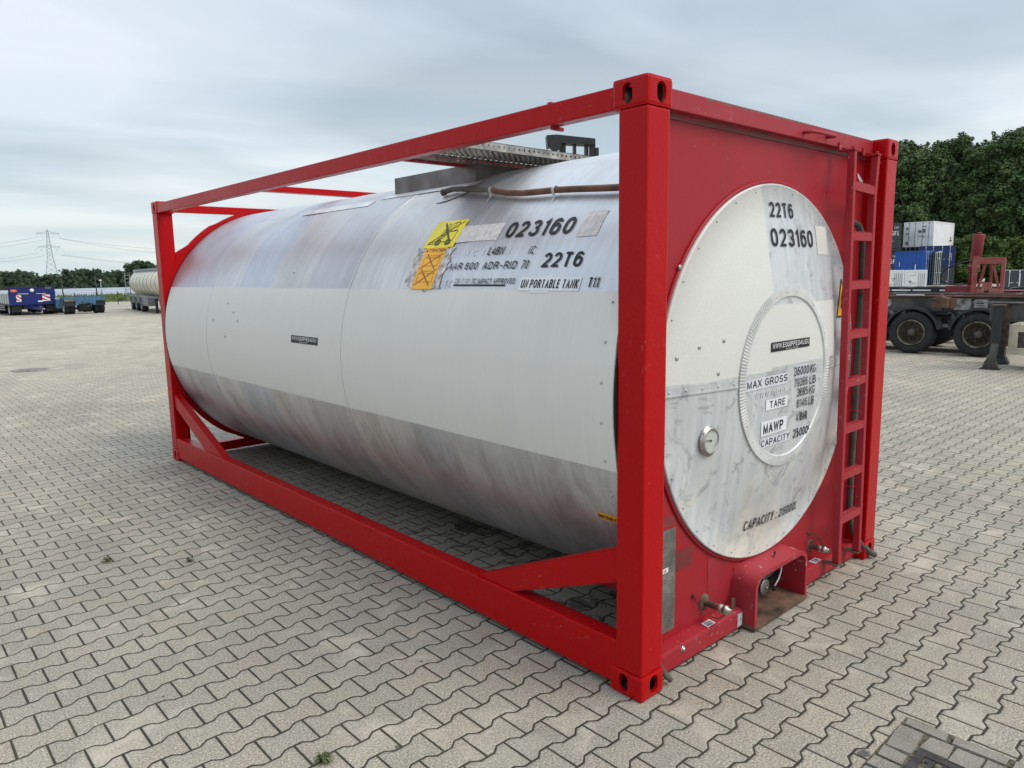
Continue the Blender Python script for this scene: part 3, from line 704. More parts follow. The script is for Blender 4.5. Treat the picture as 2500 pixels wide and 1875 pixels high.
btext('TC IMPACT APPROVED', 1.195, .862, 23.75, 25.1, bold=.01)
bsheet(1.342, .926, 23.2, 23.6, 'underline', M['black_print'], off=.004, ny=1)
btext('TC', 1.436, 1.362, 22.8, 24.8, mat=M['ghost_print'], bold=.03)
bsheet(.822, .426, 22.2, 25.3, 'white_label', M['white_film'])
bsheet(.74, .61, 25.35, 25.65, 'white_label', M['white_film'], ny=1)
bsheet(.74, .61, 21.7, 22.15, 'white_label', M['white_film'], ny=1)
btext('UN PORTABLE TANK', .810, .437, 22.75, 24.75, bold=.01)
btext('T11', .381, .319, 23.0, 25.2, bold=.02)
bare = simple('bare_sticker_ghost_patch', (.60, .57, .56), .6, .1, var=.12, scale=40)
bsheet(1.486, 1.133, 35.8, 41.2, 'sticker_ghost', bare, off=.0018, jag=.002)
bsheet(.570, .440, 35.2, 42.1, 'sticker_ghost', bare, off=.0018, jag=.003)
# forklift prohibition sticker
W1, H1 = 1.770-1.485, dgr(9.25)
YS = bsheet(1.770, 1.485, 34.45, 43.7, 'forklift_sticker', M['yellow'], off=.003)
f1 = cy(1.770, 34.45, .0048)
ink = simple('thin_sticker_ink', (.06, .055, .02), .5)
fl = [[(.12, .13), (.14, .19), (.33, .22), (.33, .14), (.12, .13)], [(.33, .14), (.40, .50), (.46, .86), (.52, .86), (.43, .30), (.38, .17)],
      [(.40, .30), (.52, .34), (.60, .88), (.78, .92), (.80, .60), (.62, .56)], [(.64, .60), (.70, .88)], [(.46, .40), (.55, .42), (.62, .56), (.88, .58), (.86, .24), (.80, .20)],
      [(.50, .20), (.66, .20)], [(.42, .62), (.52, .70), (.50, .55), (.56, .60)], [(.44, .36), (.50, .52)],
      (.010, circ(.42, .18, .075, .085)), (.010, circ(.74, .18, .075, .085)), (.006, circ(.42, .18, .03, .034)), (.006, circ(.74, .18, .03, .034))]
strokes(fl, .0045, W1, H1, f1, 'forklift_drawing', ink, YS and BAR)
strokes([(.012, [(.32, .90), (.84, .12)]), (.006, [(.93, .93), (.10, .12)])], .01, W1, H1, f1, 'crossing_out', ink, BAR)
bsheet(1.80, 1.47, 22.4, 34.0, 'sticker_residue', M['residue'], off=.0012, nx=5, ny=12, jag=.02)
bsheet(1.728, 1.528, 22.3, 34.5, 'attention_sticker', M['orange'], off=.003, ny=8)
btext('ATTENTION', 1.718, 1.538, 33.1, 34.1, bold=.02, off=.0048)
f2 = cy(1.728, 22.3, .0048); W2, H2 = .2, dgr(12.2)
ink2 = simple('red_brown_sticker_ink', (.22, .045, .02), .5)
for oy in (.10, .48):
    strokes([[(.15, oy+.06), (.15, oy+.26), (.88, oy+.26), (.88, oy+.06), (.15, oy+.06)], [(.15, oy+.26), (.28, oy+.31), (.80, oy+.31), (.88, oy+.26)], [(.28, oy+.04), (.28, oy+.09)], [(.76, oy+.04), (.76, oy+.09)]], .003, W2, H2, f2, 'sticker_drawing', simple('thin_brown_ink', (.45, .2, .03), .5), BAR)
    strokes([(.0065, [(.2, oy+.36), (.8, oy-.02)]), (.0045, [(.94, oy+.36), (.08, oy-.02)])], .006, W2, H2, f2, 'crossing_out', ink2, BAR)
bsheet(3.121, 2.724, 4.1, 6.5, 'web_address_sticker', M['black_print'], off=.002)
btext('WWW.EQUIPPED4U.EU', 3.105, 2.738, 5.05, 6.2, mat=M['white_print'], bold=.01)
btext('TRUCKS & TRAILERS', 2.99, 2.86, 4.35, 4.7, mat=M['white_print'])
bsheet(.345, .10+.1, -27.4, -25.6, 'document_sticker', M['orange'], off=.002, ny=2)
btext('DOCUMENTS', .340, .205, -27.1, -25.95, bold=.02)
# --- end dish: dome, corrugated ring, hatch ring, lettering
def dy(x, z):
    r_ = hypot(x-CX, z-CZ)
    return .024 + max(0, r_-.44)*(.093/.526)
mb = MB()
mb.lathe([(.972, .134), (.975, .118), (.972, .113), (.966, .112), (.960, .117), (.80, dy(CX+.80, CZ)), (.60, dy(CX+.6, CZ)), (.44, .024), (.2, .024), (0, .024)], (CX, 0, CZ), 'y', 128)
DISC = link('end_dish_cover', mb.mesh('end_dish_cover'), M['disc'], TC)
t = MB(); t.lathe([(.974, .137), (.992, .137), (.992, .126), (.986, .121), (.977, .126)], (CX, 0, CZ), 'y', 128); t.obj('dish_collar', M['red_panel'], TC)
t = MB()
for k_ in range(32):
    a = 2*pi*k_/32+.03; r_ = .945; px, pz = CX+r_*cos(a), CZ+r_*sin(a)
    t.lathe([(0, -.003), (.0045, -.002), (.005, .001)], (px, dy(px, pz), pz), 'y', 8)
for px, pz in ((.36, 1.46), (.50, 1.50), (.66, 1.52), (.62, 1.37), (.40, 1.86)):
    t.lathe([(0, -.005), (.010, -.003), (.011, .001)], (px, dy(px, pz), pz), 'y', 8)
t.obj('rivets', M['rivet'], DISC)
# horizontal seam strip across the dish
t = MB()
for xa, xb in ((.26, .75), (1.69, 2.18)):
    n = 10
    for i in range(n):
        x0 = xa+(xb-xa)*i/n; x1 = xa+(xb-xa)*(i+1)/n
        for za, zb, dd in ((1.289, 1.296, .006), (1.296, 1.330, .0035)):
            t.prism([(x0, dy(x0, za)-dd, za), (x1, dy(x1, za)-dd, za), (x1, dy(x1, zb)-dd, zb), (x0, dy(x0, zb)-dd, zb)], (0, .004, 0))
    for i in range(5):
        px = xa+.05+(xb-xa-.08)*i/4; t.lathe([(0, -.005), (.006, -.003), (.006, .001)], (px, dy(px, 1.31)-.003, 1.31), 'y', 8)
t.obj('seam_strip', M['disc'], DISC)
# corrugated hatch ring
mb = MB(); n = 720; prev = None; rin, rout = .408, .464
for i in range(n+1):
    a = 2*pi*i/n; wv = .0014*(1 if (i//2) % 2 else -1) if sin(a) < .9 else 0
    row = [mb.bm.verts.new((CX+r_*cos(a), y_, CZ+r_*sin(a))) for r_, y_ in ((rout, .027), (rout, .020+wv*.8), (rout-.02, .018+wv*.8), (rin+.006, .017+wv*.3), (rin, .0235))]
    if prev:
        for p_, q, r2, s2 in zip(prev[:-1], prev[1:], row[1:], row[:-1]): mb.bm.faces.new((p_, q, r2, s2))
    prev = row
for k_ in range(26):
    a = 2*pi*k_/26; r_ = .437
    mb.lathe([(0, -.003), (.0045, -.002), (.005, .001)], (CX+r_*cos(a), .0185, CZ+r_*sin(a)), 'y', 8)
mb.obj('corrugated_ring', simple('weathered_ring_aluminium', (.60, .605, .59), .5, .15, var=.12), DISC)

def dm(x0, z0, off=.003): return lambda u, v: (x0+u, dy(x0+u, z0+v)-off, z0+v)
def dtext(s, x0, x1, z0, z1, mat=None, bold=0.0, shear=0, off=.0045, tilt=0):
    f = dm(x0, z0, off); return text_mesh(s, x1-x0, z1-z0, lambda u, v: f(u, v+tilt*u), 'lettering', mat or M['black_print'], DISC, bold, shear)
def dsheet(x0, x1, z0, z1, name, mat, off=.0028, tilt=0, **k):
    f = dm(x0, z0, off); return sheet(x1-x0, z1-z0, lambda u, v: f(u, v+tilt*u), name, mat, DISC, **k)
dtext('22T6', 1.106, 1.345, 2.101, 2.176, bold=.022)
dtext('023160', 1.088, 1.550, 1.956, 2.046, bold=.022)
dsheet(1.605, 1.762, 1.918, 2.073, 'sticker_ghost', simple('pale_sticker_ghost', (.62, .605, .57), .6, var=.06), off=.002)
I = -.006
dsheet(1.040, 1.446, 1.435, 1.483, 'web_address_sticker', M['black_print'])
dtext('WWW.EQUIPPED4U.EU', 1.052, 1.436, 1.451, 1.476, mat=M['white_print'], bold=.01)
dtext('TRUCKS & TRAILERS', 1.185, 1.32, 1.4385, 1.4455, mat=M['white_print'])
for (s, x0, x1, z0, z1, bx0, bx1, bz0, bz1, mt, bd) in (
    ('MAX GROSS', .822, 1.214, 1.274, 1.310, .808, 1.222, 1.261, 1.318, 'lavender_film', .01),
    ('TARE', 1.044, 1.203, 1.152, 1.188, 1.008, 1.228, 1.143, 1.197, 'white_film', .01),
    ('MAWP', .990, 1.190, 1.027, 1.076, .969, 1.224, 1.016, 1.090, 'white_film', .03),
    ('CAPACITY', .972, 1.262, .962, .996, .966, 1.268, .954, 1.003, 'lavender_film', .01)):
    tl = -.03 if s == 'MAX GROSS' else 0
    dsheet(bx0, bx1, bz0, bz1, 'white_label', M[mt]); dtext(s, x0, x1, z0, z1, bold=bd)
for (s, x0, x1, z0, z1, bd) in (('36000', 1.290, 1.448, 1.288, 1.336, .0), ('KG', 1.468, 1.526, 1.288, 1.334, .0),
    ('79366', 1.292, 1.442, 1.229, 1.273, .0), ('LB', 1.464, 1.530, 1.228, 1.272, .01), ('3695', 1.328, 1.448, 1.174, 1.219, .01), ('KG', 1.466, 1.528, 1.173, 1.217, .0),
    ('8146', 1.330, 1.442, 1.115, 1.160, .0), ('LB', 1.462, 1.520, 1.114, 1.160, .01), ('4', 1.332, 1.352, 1.041, 1.084, .01), ('BAR', 1.370, 1.450, 1.041, 1.087, .02),
    ('25000L', 1.304, 1.498, .955, 1.003, .01)):
    dtext(s, x0, x1, z0, z1, bold=bd)
dsheet(1.296, 1.452, 1.280, 1.342, 'pale_label', M['lavender_film'], off=.002)
dsheet(1.36, 1.48, .948, 1.006, 'pale_label', M['lavender_film'], off=.002)
dtext('www.moex', .90, 1.22, 1.215, 1.255, mat=M['ghost_print'], bold=.02, off=.002)
dtext('.com', 1.50, 1.60, 1.236, 1.262, mat=M['ghost_print'], bold=.02, off=.002)
dtext('CAPACITY :', .945, 1.272, .512, .567, bold=.012, tilt=-.02); dtext('25000L', 1.300, 1.520, .504, .555, bold=.012, tilt=-.015)
# warning triangle sticker half hidden by the ladder
f = dm(1.862, 1.566, .003)
WT = MB(); WT.poly([f(0, 0), f(.22, 0), f(.11, .215)]); WT.obj('warning_sticker', M['yellow' if False else 'orange'], DISC)
strokes([[(.0, 0), (1, 0), (.5, 1), (0, 0)]], .008, .22, .215, dm(1.862, 1.566, .0045), 'warning_border', M['black_print'], DISC)
strokes([(.016, [(.38, .22), (.55, .42), (.45, .46), (.60, .72)])], .01, .22, .215, dm(1.862, 1.566, .0045), 'warning_symbol', M['black_print'], DISC)
# dial thermometer
gx, gzz = .580, 1.057; gy = dy(gx, gzz)
t = MB(); t.lathe([(.076, .004), (.076, -.003), (.064, -.004), (.064, -.012), (.058, -.015), (.054, -.012), (.054, -.006)], (gx, gy, gzz), 'y', 48)
for k_ in range(6):
    a = 2*pi*k_/6+.4; t.lathe([(0, -.004), (.005, -.003), (.005, 0)], (gx+.070*cos(a), gy-.003, gzz+.070*sin(a)), 'y', 6)
GA = t.obj('dial_gauge', simple('dull_gauge_bezel', (.42, .41, .38), .42, .6, var=.2, scale=30), DISC)
t = MB(); t.lathe([(0, 0), (.054, 0)], (gx, gy-.006, gzz), 'y', 48); t.obj('dial_face', M['dial'], DISC)
t = MB()
for k_ in range(25):
    a = radians(-50+k_*280/24); r1 = .045; r2 = .050 if k_ % 4 else .041
    t.bar((gx+r1*cos(a), gy-.0075, gzz+r1*sin(a)), (gx+r2*cos(a), gy-.0075, gzz+r2*sin(a)), .0014, .001, upv=(0, 1, 0))
t.bar((gx+.01, gy-.009, gzz-.002), (gx-.036, gy-.009, gzz+.006), .003, .001, upv=(0, 1, 0)); t.lathe([(0, -.004), (.005, -.003), (.005, 0)], (gx, gy-.008, gzz), 'y', 10)
t.obj('dial_needle', M['black_print'], DISC)

# --- outlet tunnel with rounded arch
t = MB(); ox0, ox1, oz0, oz1 = .920, 1.480, .034, .305; th_ = .022; rc = .085
def arch(x0, x1, z0, z1, r_):
    pts = [(x0, z0)]
    for i in range(9): a = pi-(pi/2)*i/8; pts.append((x0+r_+r_*cos(a), z1-r_+r_*sin(a)))
    for i in range(9): a = pi/2-(pi/2)*i/8; pts.append((x1-r_+r_*cos(a), z1-r_+r_*sin(a)))
    pts.append((x1, z0)); return pts
yf, yb_ = -.008, .20
O = arch(ox0, ox1, oz0, oz1, rc); I_ = arch(ox0+th_, ox1-th_, oz0, oz1-th_, rc-th_)
vo = [[t.bm.verts.new((x_, yy, z_+(0.012 if (yy > 0 and z_ > .1) else 0))) for x_, z_ in O] for yy in (yf, .135)]
vi = [[t.bm.verts.new((x_, yy, z_)) for x_, z_ in I_] for yy in (yf, yb_)]
for i in range(len(O)-1):
    for fc in ((vo[0][i], vo[0][i+1], vo[1][i+1], vo[1][i]), (vi[0][i+1], vi[0][i], vi[1][i], vi[1][i+1]), (vo[0][i+1], vo[0][i], vi[0][i], vi[0][i+1])):
        f_ = t.bm.faces.new(fc); f_.smooth = True
TUN = t.obj('outlet_tunnel', M['red_worn'], TC)
auto_smooth(TUN, 40)
t = MB(); t.box(ox0-.004, ox1+.004, yf-.006, .20, .012, .033, .002); t.obj('tunnel_floor', M['rust'], TUN)
t = MB(); t.box(ox0+.02, ox1-.02, .20, .21, .034, .30); t.box(1.02, 1.16, .15, .199, .06, .27, .01); t.box(1.26, 1.33, .16, .199, .06, .24, .01); t.obj('tunnel_back', M['black'], TUN)
t = MB(); vx, vz = 1.20, .128
t.lathe([(0, -.006), (.035, -.006), (.046, -.003), (.046, .004), (.03, .008), (.03, .10)], (vx, .095, vz), 'y', 32)
t.lathe([(0, -.02), (.007, -.018), (.007, 0)], (vx, .095, vz), 'y', 10)
t.tube([(vx-.01, .10, vz+.04), (vx-.01, .10, vz+.06), (vx, .14, vz+.08)], .006, 8)
VC = t.obj('valve_cap', M['dull_steel'], TUN)
t = MB(); t.bar((vx, .085, vz), (1.29, .09, vz-.03), .006, .006); t.box(1.285, 1.305, .08, .10, vz-.045, vz-.02, .003); t.obj('valve_lever', M['dark_steel'], TUN)
t = MB(); t.tube([(1.36, .09, .283), (1.375, .09, .23), (1.37, .09, .175), (1.345, .09, .135), (1.30, .09, .105)], .004, 8); t.obj('seal_cable', M['white_film'], TUN)
t = MB(); t.tube([(1.205, .055, .311), (1.209, .045, .335), (1.216, .05, .345), (1.222, .06, .33)], .004, 6); t.obj('wire_hook', M['rust'], TUN)
# steam connections with chains
for (bx, bz, tipy, fl_) in ((.668, .205, .0, True), (1.800, .192, .035, False)):
    t = MB()
    if fl_: t.lathe([(0, -.012), (.030, -.012), (.043, -.006), (.043, .0)], (bx, .135, bz), 'y', 24)
    else: t.lathe([(.026, -.004), (.040, -.004), (.040, 0)], (bx, .135, bz), 'y', 24)
    t.lathe([(.016, .135), (.016, tipy+.045)], (bx, 0, bz), 'y', 16)
    SC = t.obj('steam_connection', M['rust'], TC)
    t = MB(); t.lathe([(.018, tipy+.05), (.023, tipy+.045), (.023, tipy+.028), (.019, tipy+.024), (.019, tipy+.018), (.024, tipy+.014), (.024, tipy), (.015, tipy-.004), (.015, tipy-.018), (.010, tipy-.022), (0, tipy-.022)], (bx, 0, bz), 'y', 6 if False else 20)
    t.obj('brass_cap', simple('tarnished_brass_cap', (.42, .37, .31), .38, .9, var=.3, scale=40), SC)
def chain(pts, name='chain'):
    t = MB(); n = 26; P_ = []
    for i in range(n+1):
        s_ = i/n*(len(pts)-1); j = min(int(s_), len(pts)-2); f_ = s_-j; P_.append(Vector(pts[j])*(1-f_)+Vector(pts[j+1])*f_)
    for i in range(n):
        d = P_[i+1]-P_[i]; c = (P_[i]+P_[i+1])/2; dd = d.normalized(); s1 = dd.cross(Vector((0, 1, .2))).normalized(); s2 = dd.cross(s1)
        sd_ = s1 if i % 2 else s2
        ring_ = [c+dd*cos(a)*d.length*.75+sd_*sin(a)*.004 for a in [2*pi*k_/8 for k_ in range(9)]]
        t.tube(ring_, .0011, 4, cap=False)
    return t.obj(name, M['rust'], TC)
chain([(.575, .13, .268), (.585, .12, .235), (.60, .10, .190), (.63, .07, .160), (.66, .035, .155), (.675, .01, .185)])
chain([(1.775, .13, .275), (1.80, .11, .272), (1.805, .08, .245), (1.80, .05, .215)])
t = MB(); t.lathe([(0, -.012), (.010, -.008), (.010, 0)], (.570, .135, .270), 'y', 10); t.lathe([(0, -.012), (.010, -.008), (.010, 0)], (1.77, .135, .278), 'y', 10); t.obj('chain_anchor', M['rust'], TC)
# lug, bolt, labels on the bottom beam
t = MB(); pts = [(.862, .09, .11), (.897, .09, .11), (.897, .09, .155)]+[(.8795+.0175*cos(a), .09, .155+.0175*sin(a)) for a in [radians(20+20*i) for i in range(8)]]+[(.862, .09, .155)]
t.prism(pts, (0, .006, 0)); t.lathe([(.008, -.001), (.008, .0)], (.8795, .089, .153), 'y', 12); t.lathe([(0, -.001), (.007, -.001)], (.8795, .089, .153), 'y', 12); t.obj('grounding_lug', M['rust'], TC)
t = MB(); t.lathe([(0, -.012), (.008, -.010), (.009, 0)], (.39, .06, .088), 'y', 12); t.lathe([(0, -.003), (.014, -.002), (.014, 0)], (.39, .06, .088), 'y', 16); t.obj('earth_bolt', M['steel'], TC)
LB = sheet(.07, .045, lambda u, v: (.61+u+v*.2, .068+v, .1145), 'steam_label', M['white_film'], TC)
text_mesh('STEAM', .052, .013, lambda u, v: (.624+u, .090+v, .1155), 'lettering', M['black_print'], LB, .02)
text_mesh('OUTLET', .052, .013, lambda u, v: (.620+u, .073+v, .1155), 'lettering', M['black_print'], LB, .02)
LB = sheet(.085, .045, lambda u, v: (1.745+u, .068+v, .1145), 'steam_label', M['white_film'], TC)
text_mesh('STEAM', .06, .013, lambda u, v: (1.757+u, .090+v, .1155), 'lettering', M['black_print'], LB, .02)
text_mesh('INLET', .06, .013, lambda u, v: (1.757+u, .073+v, .1155), 'lettering', M['black_print'], LB, .02)
LB = sheet(.048, .072, lambda u, v: (.868+u, .0585, .025+v), 'earth_sticker', M['white_film'], TC)
strokes([(.003, [(.08, .06), (.92, .06), (.92, .94), (.08, .94), (.08, .06)]), (.003, [(.5, .85), (.5, .5)]), (.003, [(.2, .5), (.8, .5)]), (.003, [(.3, .36), (.7, .36)]), (.003, [(.4, .22), (.6, .22)])], .003, .048, .072, lambda u, v: (.868+u, .0575, .025+v), 'earth_symbol', M['black_print'], LB)
# data plate behind the near post
DP = sheet(.225, .505, lambda u, v: (.196+u, .1325, .157+v), 'data_plate', simple('stamped_steel_plate', (.28, .27, .25), .45, .7, var=.25, scale=10), TC)
t = MB(); rnd = random.Random(3)
for i in range(30):
    z_ = .635-i*.0155
    if i in (5, 6, 13): continue
    x_ = .215
    while x_ < .40:
        l_ = rnd.uniform(.008, .03)
        if rnd.random() < .75: t.box(x_, min(x_+l_, .408), .1312, .1318, z_, z_+.0035)
        x_ += l_+.008
t.obj('plate_print', simple('engraved_plate_lines', (.16, .155, .15), .5, .5), DP)
sheet(.10, .024, lambda u, v: (.262+u, .1298, .455+v), 'date_label', M['white_film'], DP)
text_mesh('4.18', .045, .011, lambda u, v: (.30+u, .1288, .461+v), 'lettering', M['black_print'], DP, .02)
t = MB(); t.tube([(1.41, .088, 2.535), (1.41, .045, 2.535), (1.42, .035, 2.535), (1.66, .035, 2.54), (1.67, .045, 2.54), (1.67, .088, 2.54)], .009, 10); t.obj('grab_handle', M['red_worn'], TC)

# --- ladder
LAD = bpy.data.objects.new('ladder', None); COL.objects.link(LAD); LAD.parent = TC; LAD['label'] = 'chipped red ladder bolted to the end frame'
def lad_y(z): return -.030+.030*(z-.1)/2.38
for x0, x1, xt in ((1.828, 1.861, 1.83), (2.110, 2.143, 2.150)):
    t = MB(); zs = [.115, .6, 1.2, 1.8, 2.25, 2.478]; prev = None
    for z_ in zs:
        dx_ = 0 if z_ < 2.3 else (xt-x0)
        if x0 > 2: dx_ = max(0, (z_-2.2))*.12
        y_ = lad_y(z_); ring_ = [t.bm.verts.new(c) for c in ((x0+dx_, y_, z_), (x1+dx_, y_, z_), (x1+dx_, y_+.040, z_), (x0+dx_, y_+.040, z_))]
        if prev:
            for i in range(4): t.bm.faces.new((prev[i], prev[(i+1) % 4], ring_[(i+1) % 4], ring_[i]))
        else: t.bm.faces.new(ring_[::-1])
        prev = ring_
    t.bm.faces.new(prev); o = t.obj('ladder_rail', M['red_worn'], LAD)
    md = o.modifiers.new('b', 'BEVEL'); md.width = .004; md.segments = 2
    xm = (x0+x1)/2+(.03 if x0 > 2 else 0)
    t = MB(); t.box(xm-.022, xm+.022, -.003, .088, 2.479, 2.489, .001); t.lathe([(0, .016), (.010, .014), (.012, 0)], (xm, .015, 2.489), 'z', 6, smooth=False)
    t.box(xm-.028, xm+.004, .080, .087, 2.489, 2.53); t.obj('bolt_bracket', M['red_worn'], LAD)
    t = MB(); xm = (x0+x1)/2; t.box(xm-.03, xm+.03, -.03, .062, .102, .110, .001); t.lathe([(0, -.014), (.010, -.012), (.010, 0)], (xm, .0, .102), 'z', 6, smooth=False); t.obj('bolt_bracket', M['rust'], LAD)
for z_ in (.375, .640, .915, 1.188, 1.465, 1.746, 2.018, 2.292):
    t = MB(); y_ = lad_y(z_); dr = 0 if z_ < 2.2 else -.012
    xe = 2.111+(0 if z_ < 2.25 else .008)
    pts = [(1.860, y_+.002), (xe, y_+.002), (xe, y_+.037), (1.860, y_+.037)]
    zt = z_+.022
    t.prism([(1.860, y_+.002, zt-.045), (xe, y_+.002, zt-.045+dr), (xe, y_+.002, zt+dr), (1.860, y_+.002, zt)], (0, .035, 0))
    nn_ = 14
    for i in range(nn_):
        xx = 1.865+(xe-1.87)*i/nn_; zq = zt+dr*i/nn_
        for yy in (y_+.004, y_+.030): t.prism([(xx, yy, zq), (xx+.010, yy, zq), (xx+.005, yy, zq+.008)], (0, .004, 0))
    t.obj('rung', M['red_worn'], LAD)
# drain hose behind the ladder
hz = [(2.10, .13, 2.12), (2.14, .09, 2.09), (2.17, .075, 2.02), (2.185, .072, 1.8), (2.19, .072, 1.2), (2.19, .075, .62), (2.195, .075, .33), (2.22, .06, .20), (2.27, .03, .11), (2.33, -.01, .045), (2.365, -.03, .022)]
hz2 = []
for i in range(len(hz)-1):
    for k_ in range(4):
        f_ = k_/4; hz2.append(Vector(hz[i])*(1-f_)+Vector(hz[i+1])*f_)
hz2.append(Vector(hz[-1])); t = MB(); t.tube(hz2, .019, 12); t.obj('drain_hose', M['hose_grey'], TC)
for z_ in (.50, .98, 1.70):
    t = MB(); t.tube([(2.15, .12, z_), (2.155, .05, z_), (2.19, .045, z_-.004), (2.225, .05, z_), (2.23, .10, z_+.006)], .003, 6); t.obj('hose_tie', M['red_worn'], TC)
t = MB(); t.tube([(.185, .11, .30), (.182, .08, .18), (.185, .05, .10), (.20, .02, .05), (.222, .008, .022)], .014, 10); t.obj('drain_hose', M['hose_grey'], TC)
# torn paper scraps on the panel behind the ladder
t = MB(); t.poly([(2.19, .1335, 2.40), (2.21, .1335, 2.39), (2.27, .1335, 2.36), (2.28, .1335, 2.34), (2.24, .1335, 2.345), (2.20, .1335, 2.375)]); t.poly([(2.13, .1335, 2.49), (2.15, .1335, 2.49), (2.155, .1335, 2.43), (2.145, .1335, 2.42)]); t.obj('paper_scraps', M['white_film'], TC)

# --- hose along the tank shoulder
hp = [(2.00, 57.2), (1.925, 58.2), (1.80, 57.2), (1.662, 55.8), (1.55, 54.9), (1.462, 53.8), (1.38, 52.6), (1.296, 51.5), (1.142, 50.3), (.974, 49.9), (.889, 49.8), (.734, 49.1), (.582, 48.3), (.457, 47.7), (.22, 47.4)]
def onb(y, th, off): a = radians(th); return Vector((CX-(RB+off)*cos(a), y, CZ+(RB+off)*sin(a)))
pp = []
for i in range(len(hp)-1):
    for k_ in range(4):
        f_ = k_/4; pp.append((hp[i][0]*(1-f_)+hp[i+1][0]*f_, hp[i][1]*(1-f_)+hp[i+1][1]*f_))
pp.append(hp[-1])
i1 = 21
t = MB(); t.tube([onb(y, th, .028) for y, th in pp[:i1+1]], .0165, 14, 0); t.tube([onb(y, th, .028) for y, th in pp[i1:]], .0165, 14, 1)
t.lathe([(0, 0), (.02, .002), (.02, .018), (.022, .022)], onb(1.985, 57.2, .025), 'y', 16, 0)
HS = t.obj('shoulder_hose', [M['hose_grey'], M['hose']], TC)
for (y, th) in ((1.462, 53.8), (.889, 49.8)):
    c = onb(y, th, .028); a = radians(th); er = Vector((-cos(a), 0, sin(a))); et = Vector((-sin(a), 0, -cos(a)))
    t = MB(); ring_ = []
    pl = [c+(er*cos(q)+et*sin(q))*.020 for q in [radians(-170+20*i) for i in range(15)]]+[c+et*.03-er*.022, c+et*.062-er*.030+et*.005]
    for i in range(len(pl)-1):
        A, B = pl[i], pl[i+1]; t.poly([A+Vector((0, -.010, 0)), B+Vector((0, -.010, 0)), B+Vector((0, .010, 0)), A+Vector((0, .010, 0))])
    t.obj('hose_strap', M['alu_board'], HS)
# weld pads under the hose end and manhole skirt on the barrel
pad = simple('pale_clad_patch', (.70, .71, .72), .42, .5, var=.1)
mb = MB(); ring_ = []
for i in range(24):
    a = 2*pi*i/24; ring_.append(onb(1.90+.13*cos(a), 56.5+2.6*sin(a)+(-2.0*cos(a)), .003))
mb.poly(ring_); mb.obj('clad_patch', pad, BAR)
bsheet(2.9, 1.80, 62, 66, 'clad_patch', pad, off=.003, nx=8, ny=3); bsheet(4.0, 2.95, 58, 62, 'clad_patch', pad, off=.003, nx=8, ny=3)

# --- spill box and walkway on top
t = MB(); t.box(.70, 1.74, 1.88, 1.886, 2.30, 2.533); t.box(.70, .706, 1.886, 2.79, 2.30, 2.533); t.box(.70, 1.74, 2.79, 2.796, 2.30, 2.533); t.box(1.734, 1.74, 1.886, 2.79, 2.30, 2.533)
t.obj('spill_box', simple('brushed_grey_spill_box_steel', (.20, .195, .19), .42, .6, var=.3, scale=4), TC)
def walkway():
    x0, x1, y0, y1, zt = .12, 1.75, 1.47, 1.97, 2.583
    t = MB(); nx_ = int((x1-x0)/.045+.5); ny_ = 11; cxs = (x1-x0)/nx_; cys = (y1-y0)/ny_
    for i in range(nx_):
        for j in range(ny_):
            a = x0+i*cxs; c = y0+j*cys; hr = .0095; mx_ = a+cxs/2; my_ = c+cys/2
            outer = [(mx_, c), (a+cxs, c), (a+cxs, my_), (a+cxs, c+cys), (mx_, c+cys), (a, c+cys), (a, my_), (a, c)]
            vo_ = [t.bm.verts.new((p_[0], p_[1], zt)) for p_ in outer]; vi_ = [t.bm.verts.new((mx_+hr*sin(q), my_-hr*cos(q), zt-.002)) for q in [2*pi*k_/8 for k_ in range(8)]]
            for k_ in range(8): t.bm.faces.new((vo_[k_], vo_[(k_+1) % 8], vi_[(k_+1) % 8], vi_[k_]))
    zb = 2.540
    # flanges with punched holes
    for yy in (y0, y1):
        n = int((x1-x0)/.040+.5)
        for i in range(n):
            a = x0+i*.040; cx_ = a+.02; cz_ = (zt+zb)/2; hr = .0075
            V = t.bm.verts; oc = [(a, zb), (a+.04, zb), (a+.04, zt-.003), (a, zt-.003)]
            outer = [(a+.02, zb), (a+.04, zb), (a+.04, cz_), (a+.04, zt-.003), (a+.02, zt-.003), (a, zt-.003), (a, cz_), (a, zb)]
            inn = [(cx_+hr*sin(q), cz_-hr*cos(q)) for q in [2*pi*k_/8 for k_ in range(8)]]
            vo_ = [V.new((p_[0], yy, p_[1])) for p_ in outer]; vi_ = [V.new((p_[0], yy, p_[1])) for p_ in inn]
            for k_ in range(8): t.bm.faces.new((vo_[k_], vo_[(k_+1) % 8], vi_[(k_+1) % 8], vi_[k_]))
        lip = .02 if yy == y0 else -.02
        t.box(x0, x1, min(yy, yy+lip), max(yy, yy+lip), zb-.003, zb)
    W = t.obj('walkway', M['galv'], TC)
    g2 = MB()
    for i in range(nx_):
        for j in range(ny_): g2.lathe([(.0125, -.001), (.0098, -.008), (.0088, -.008), (.0088, -.001)], (x0+(i+.5)*cxs, y0+(j+.5)*cys, zt), 'z', 8)
    g2.obj('tread_grips', simple('bright_punched_rims', (.7, .68, .6), .35, .6), W)
    s_ = MB(); s_.box(.08, 1.6, 1.985, 2.02, 2.522, 2.582); s_.obj('support_beam', M['red_worn'], W)
walkway()
t = MB(); t.box(.012, .06, .53, .55, 2.567, 2.574); t.box(.03, .10, .535, .55, 2.462, 2.477); t.obj('rail_tab', M['red_worn'], TC)
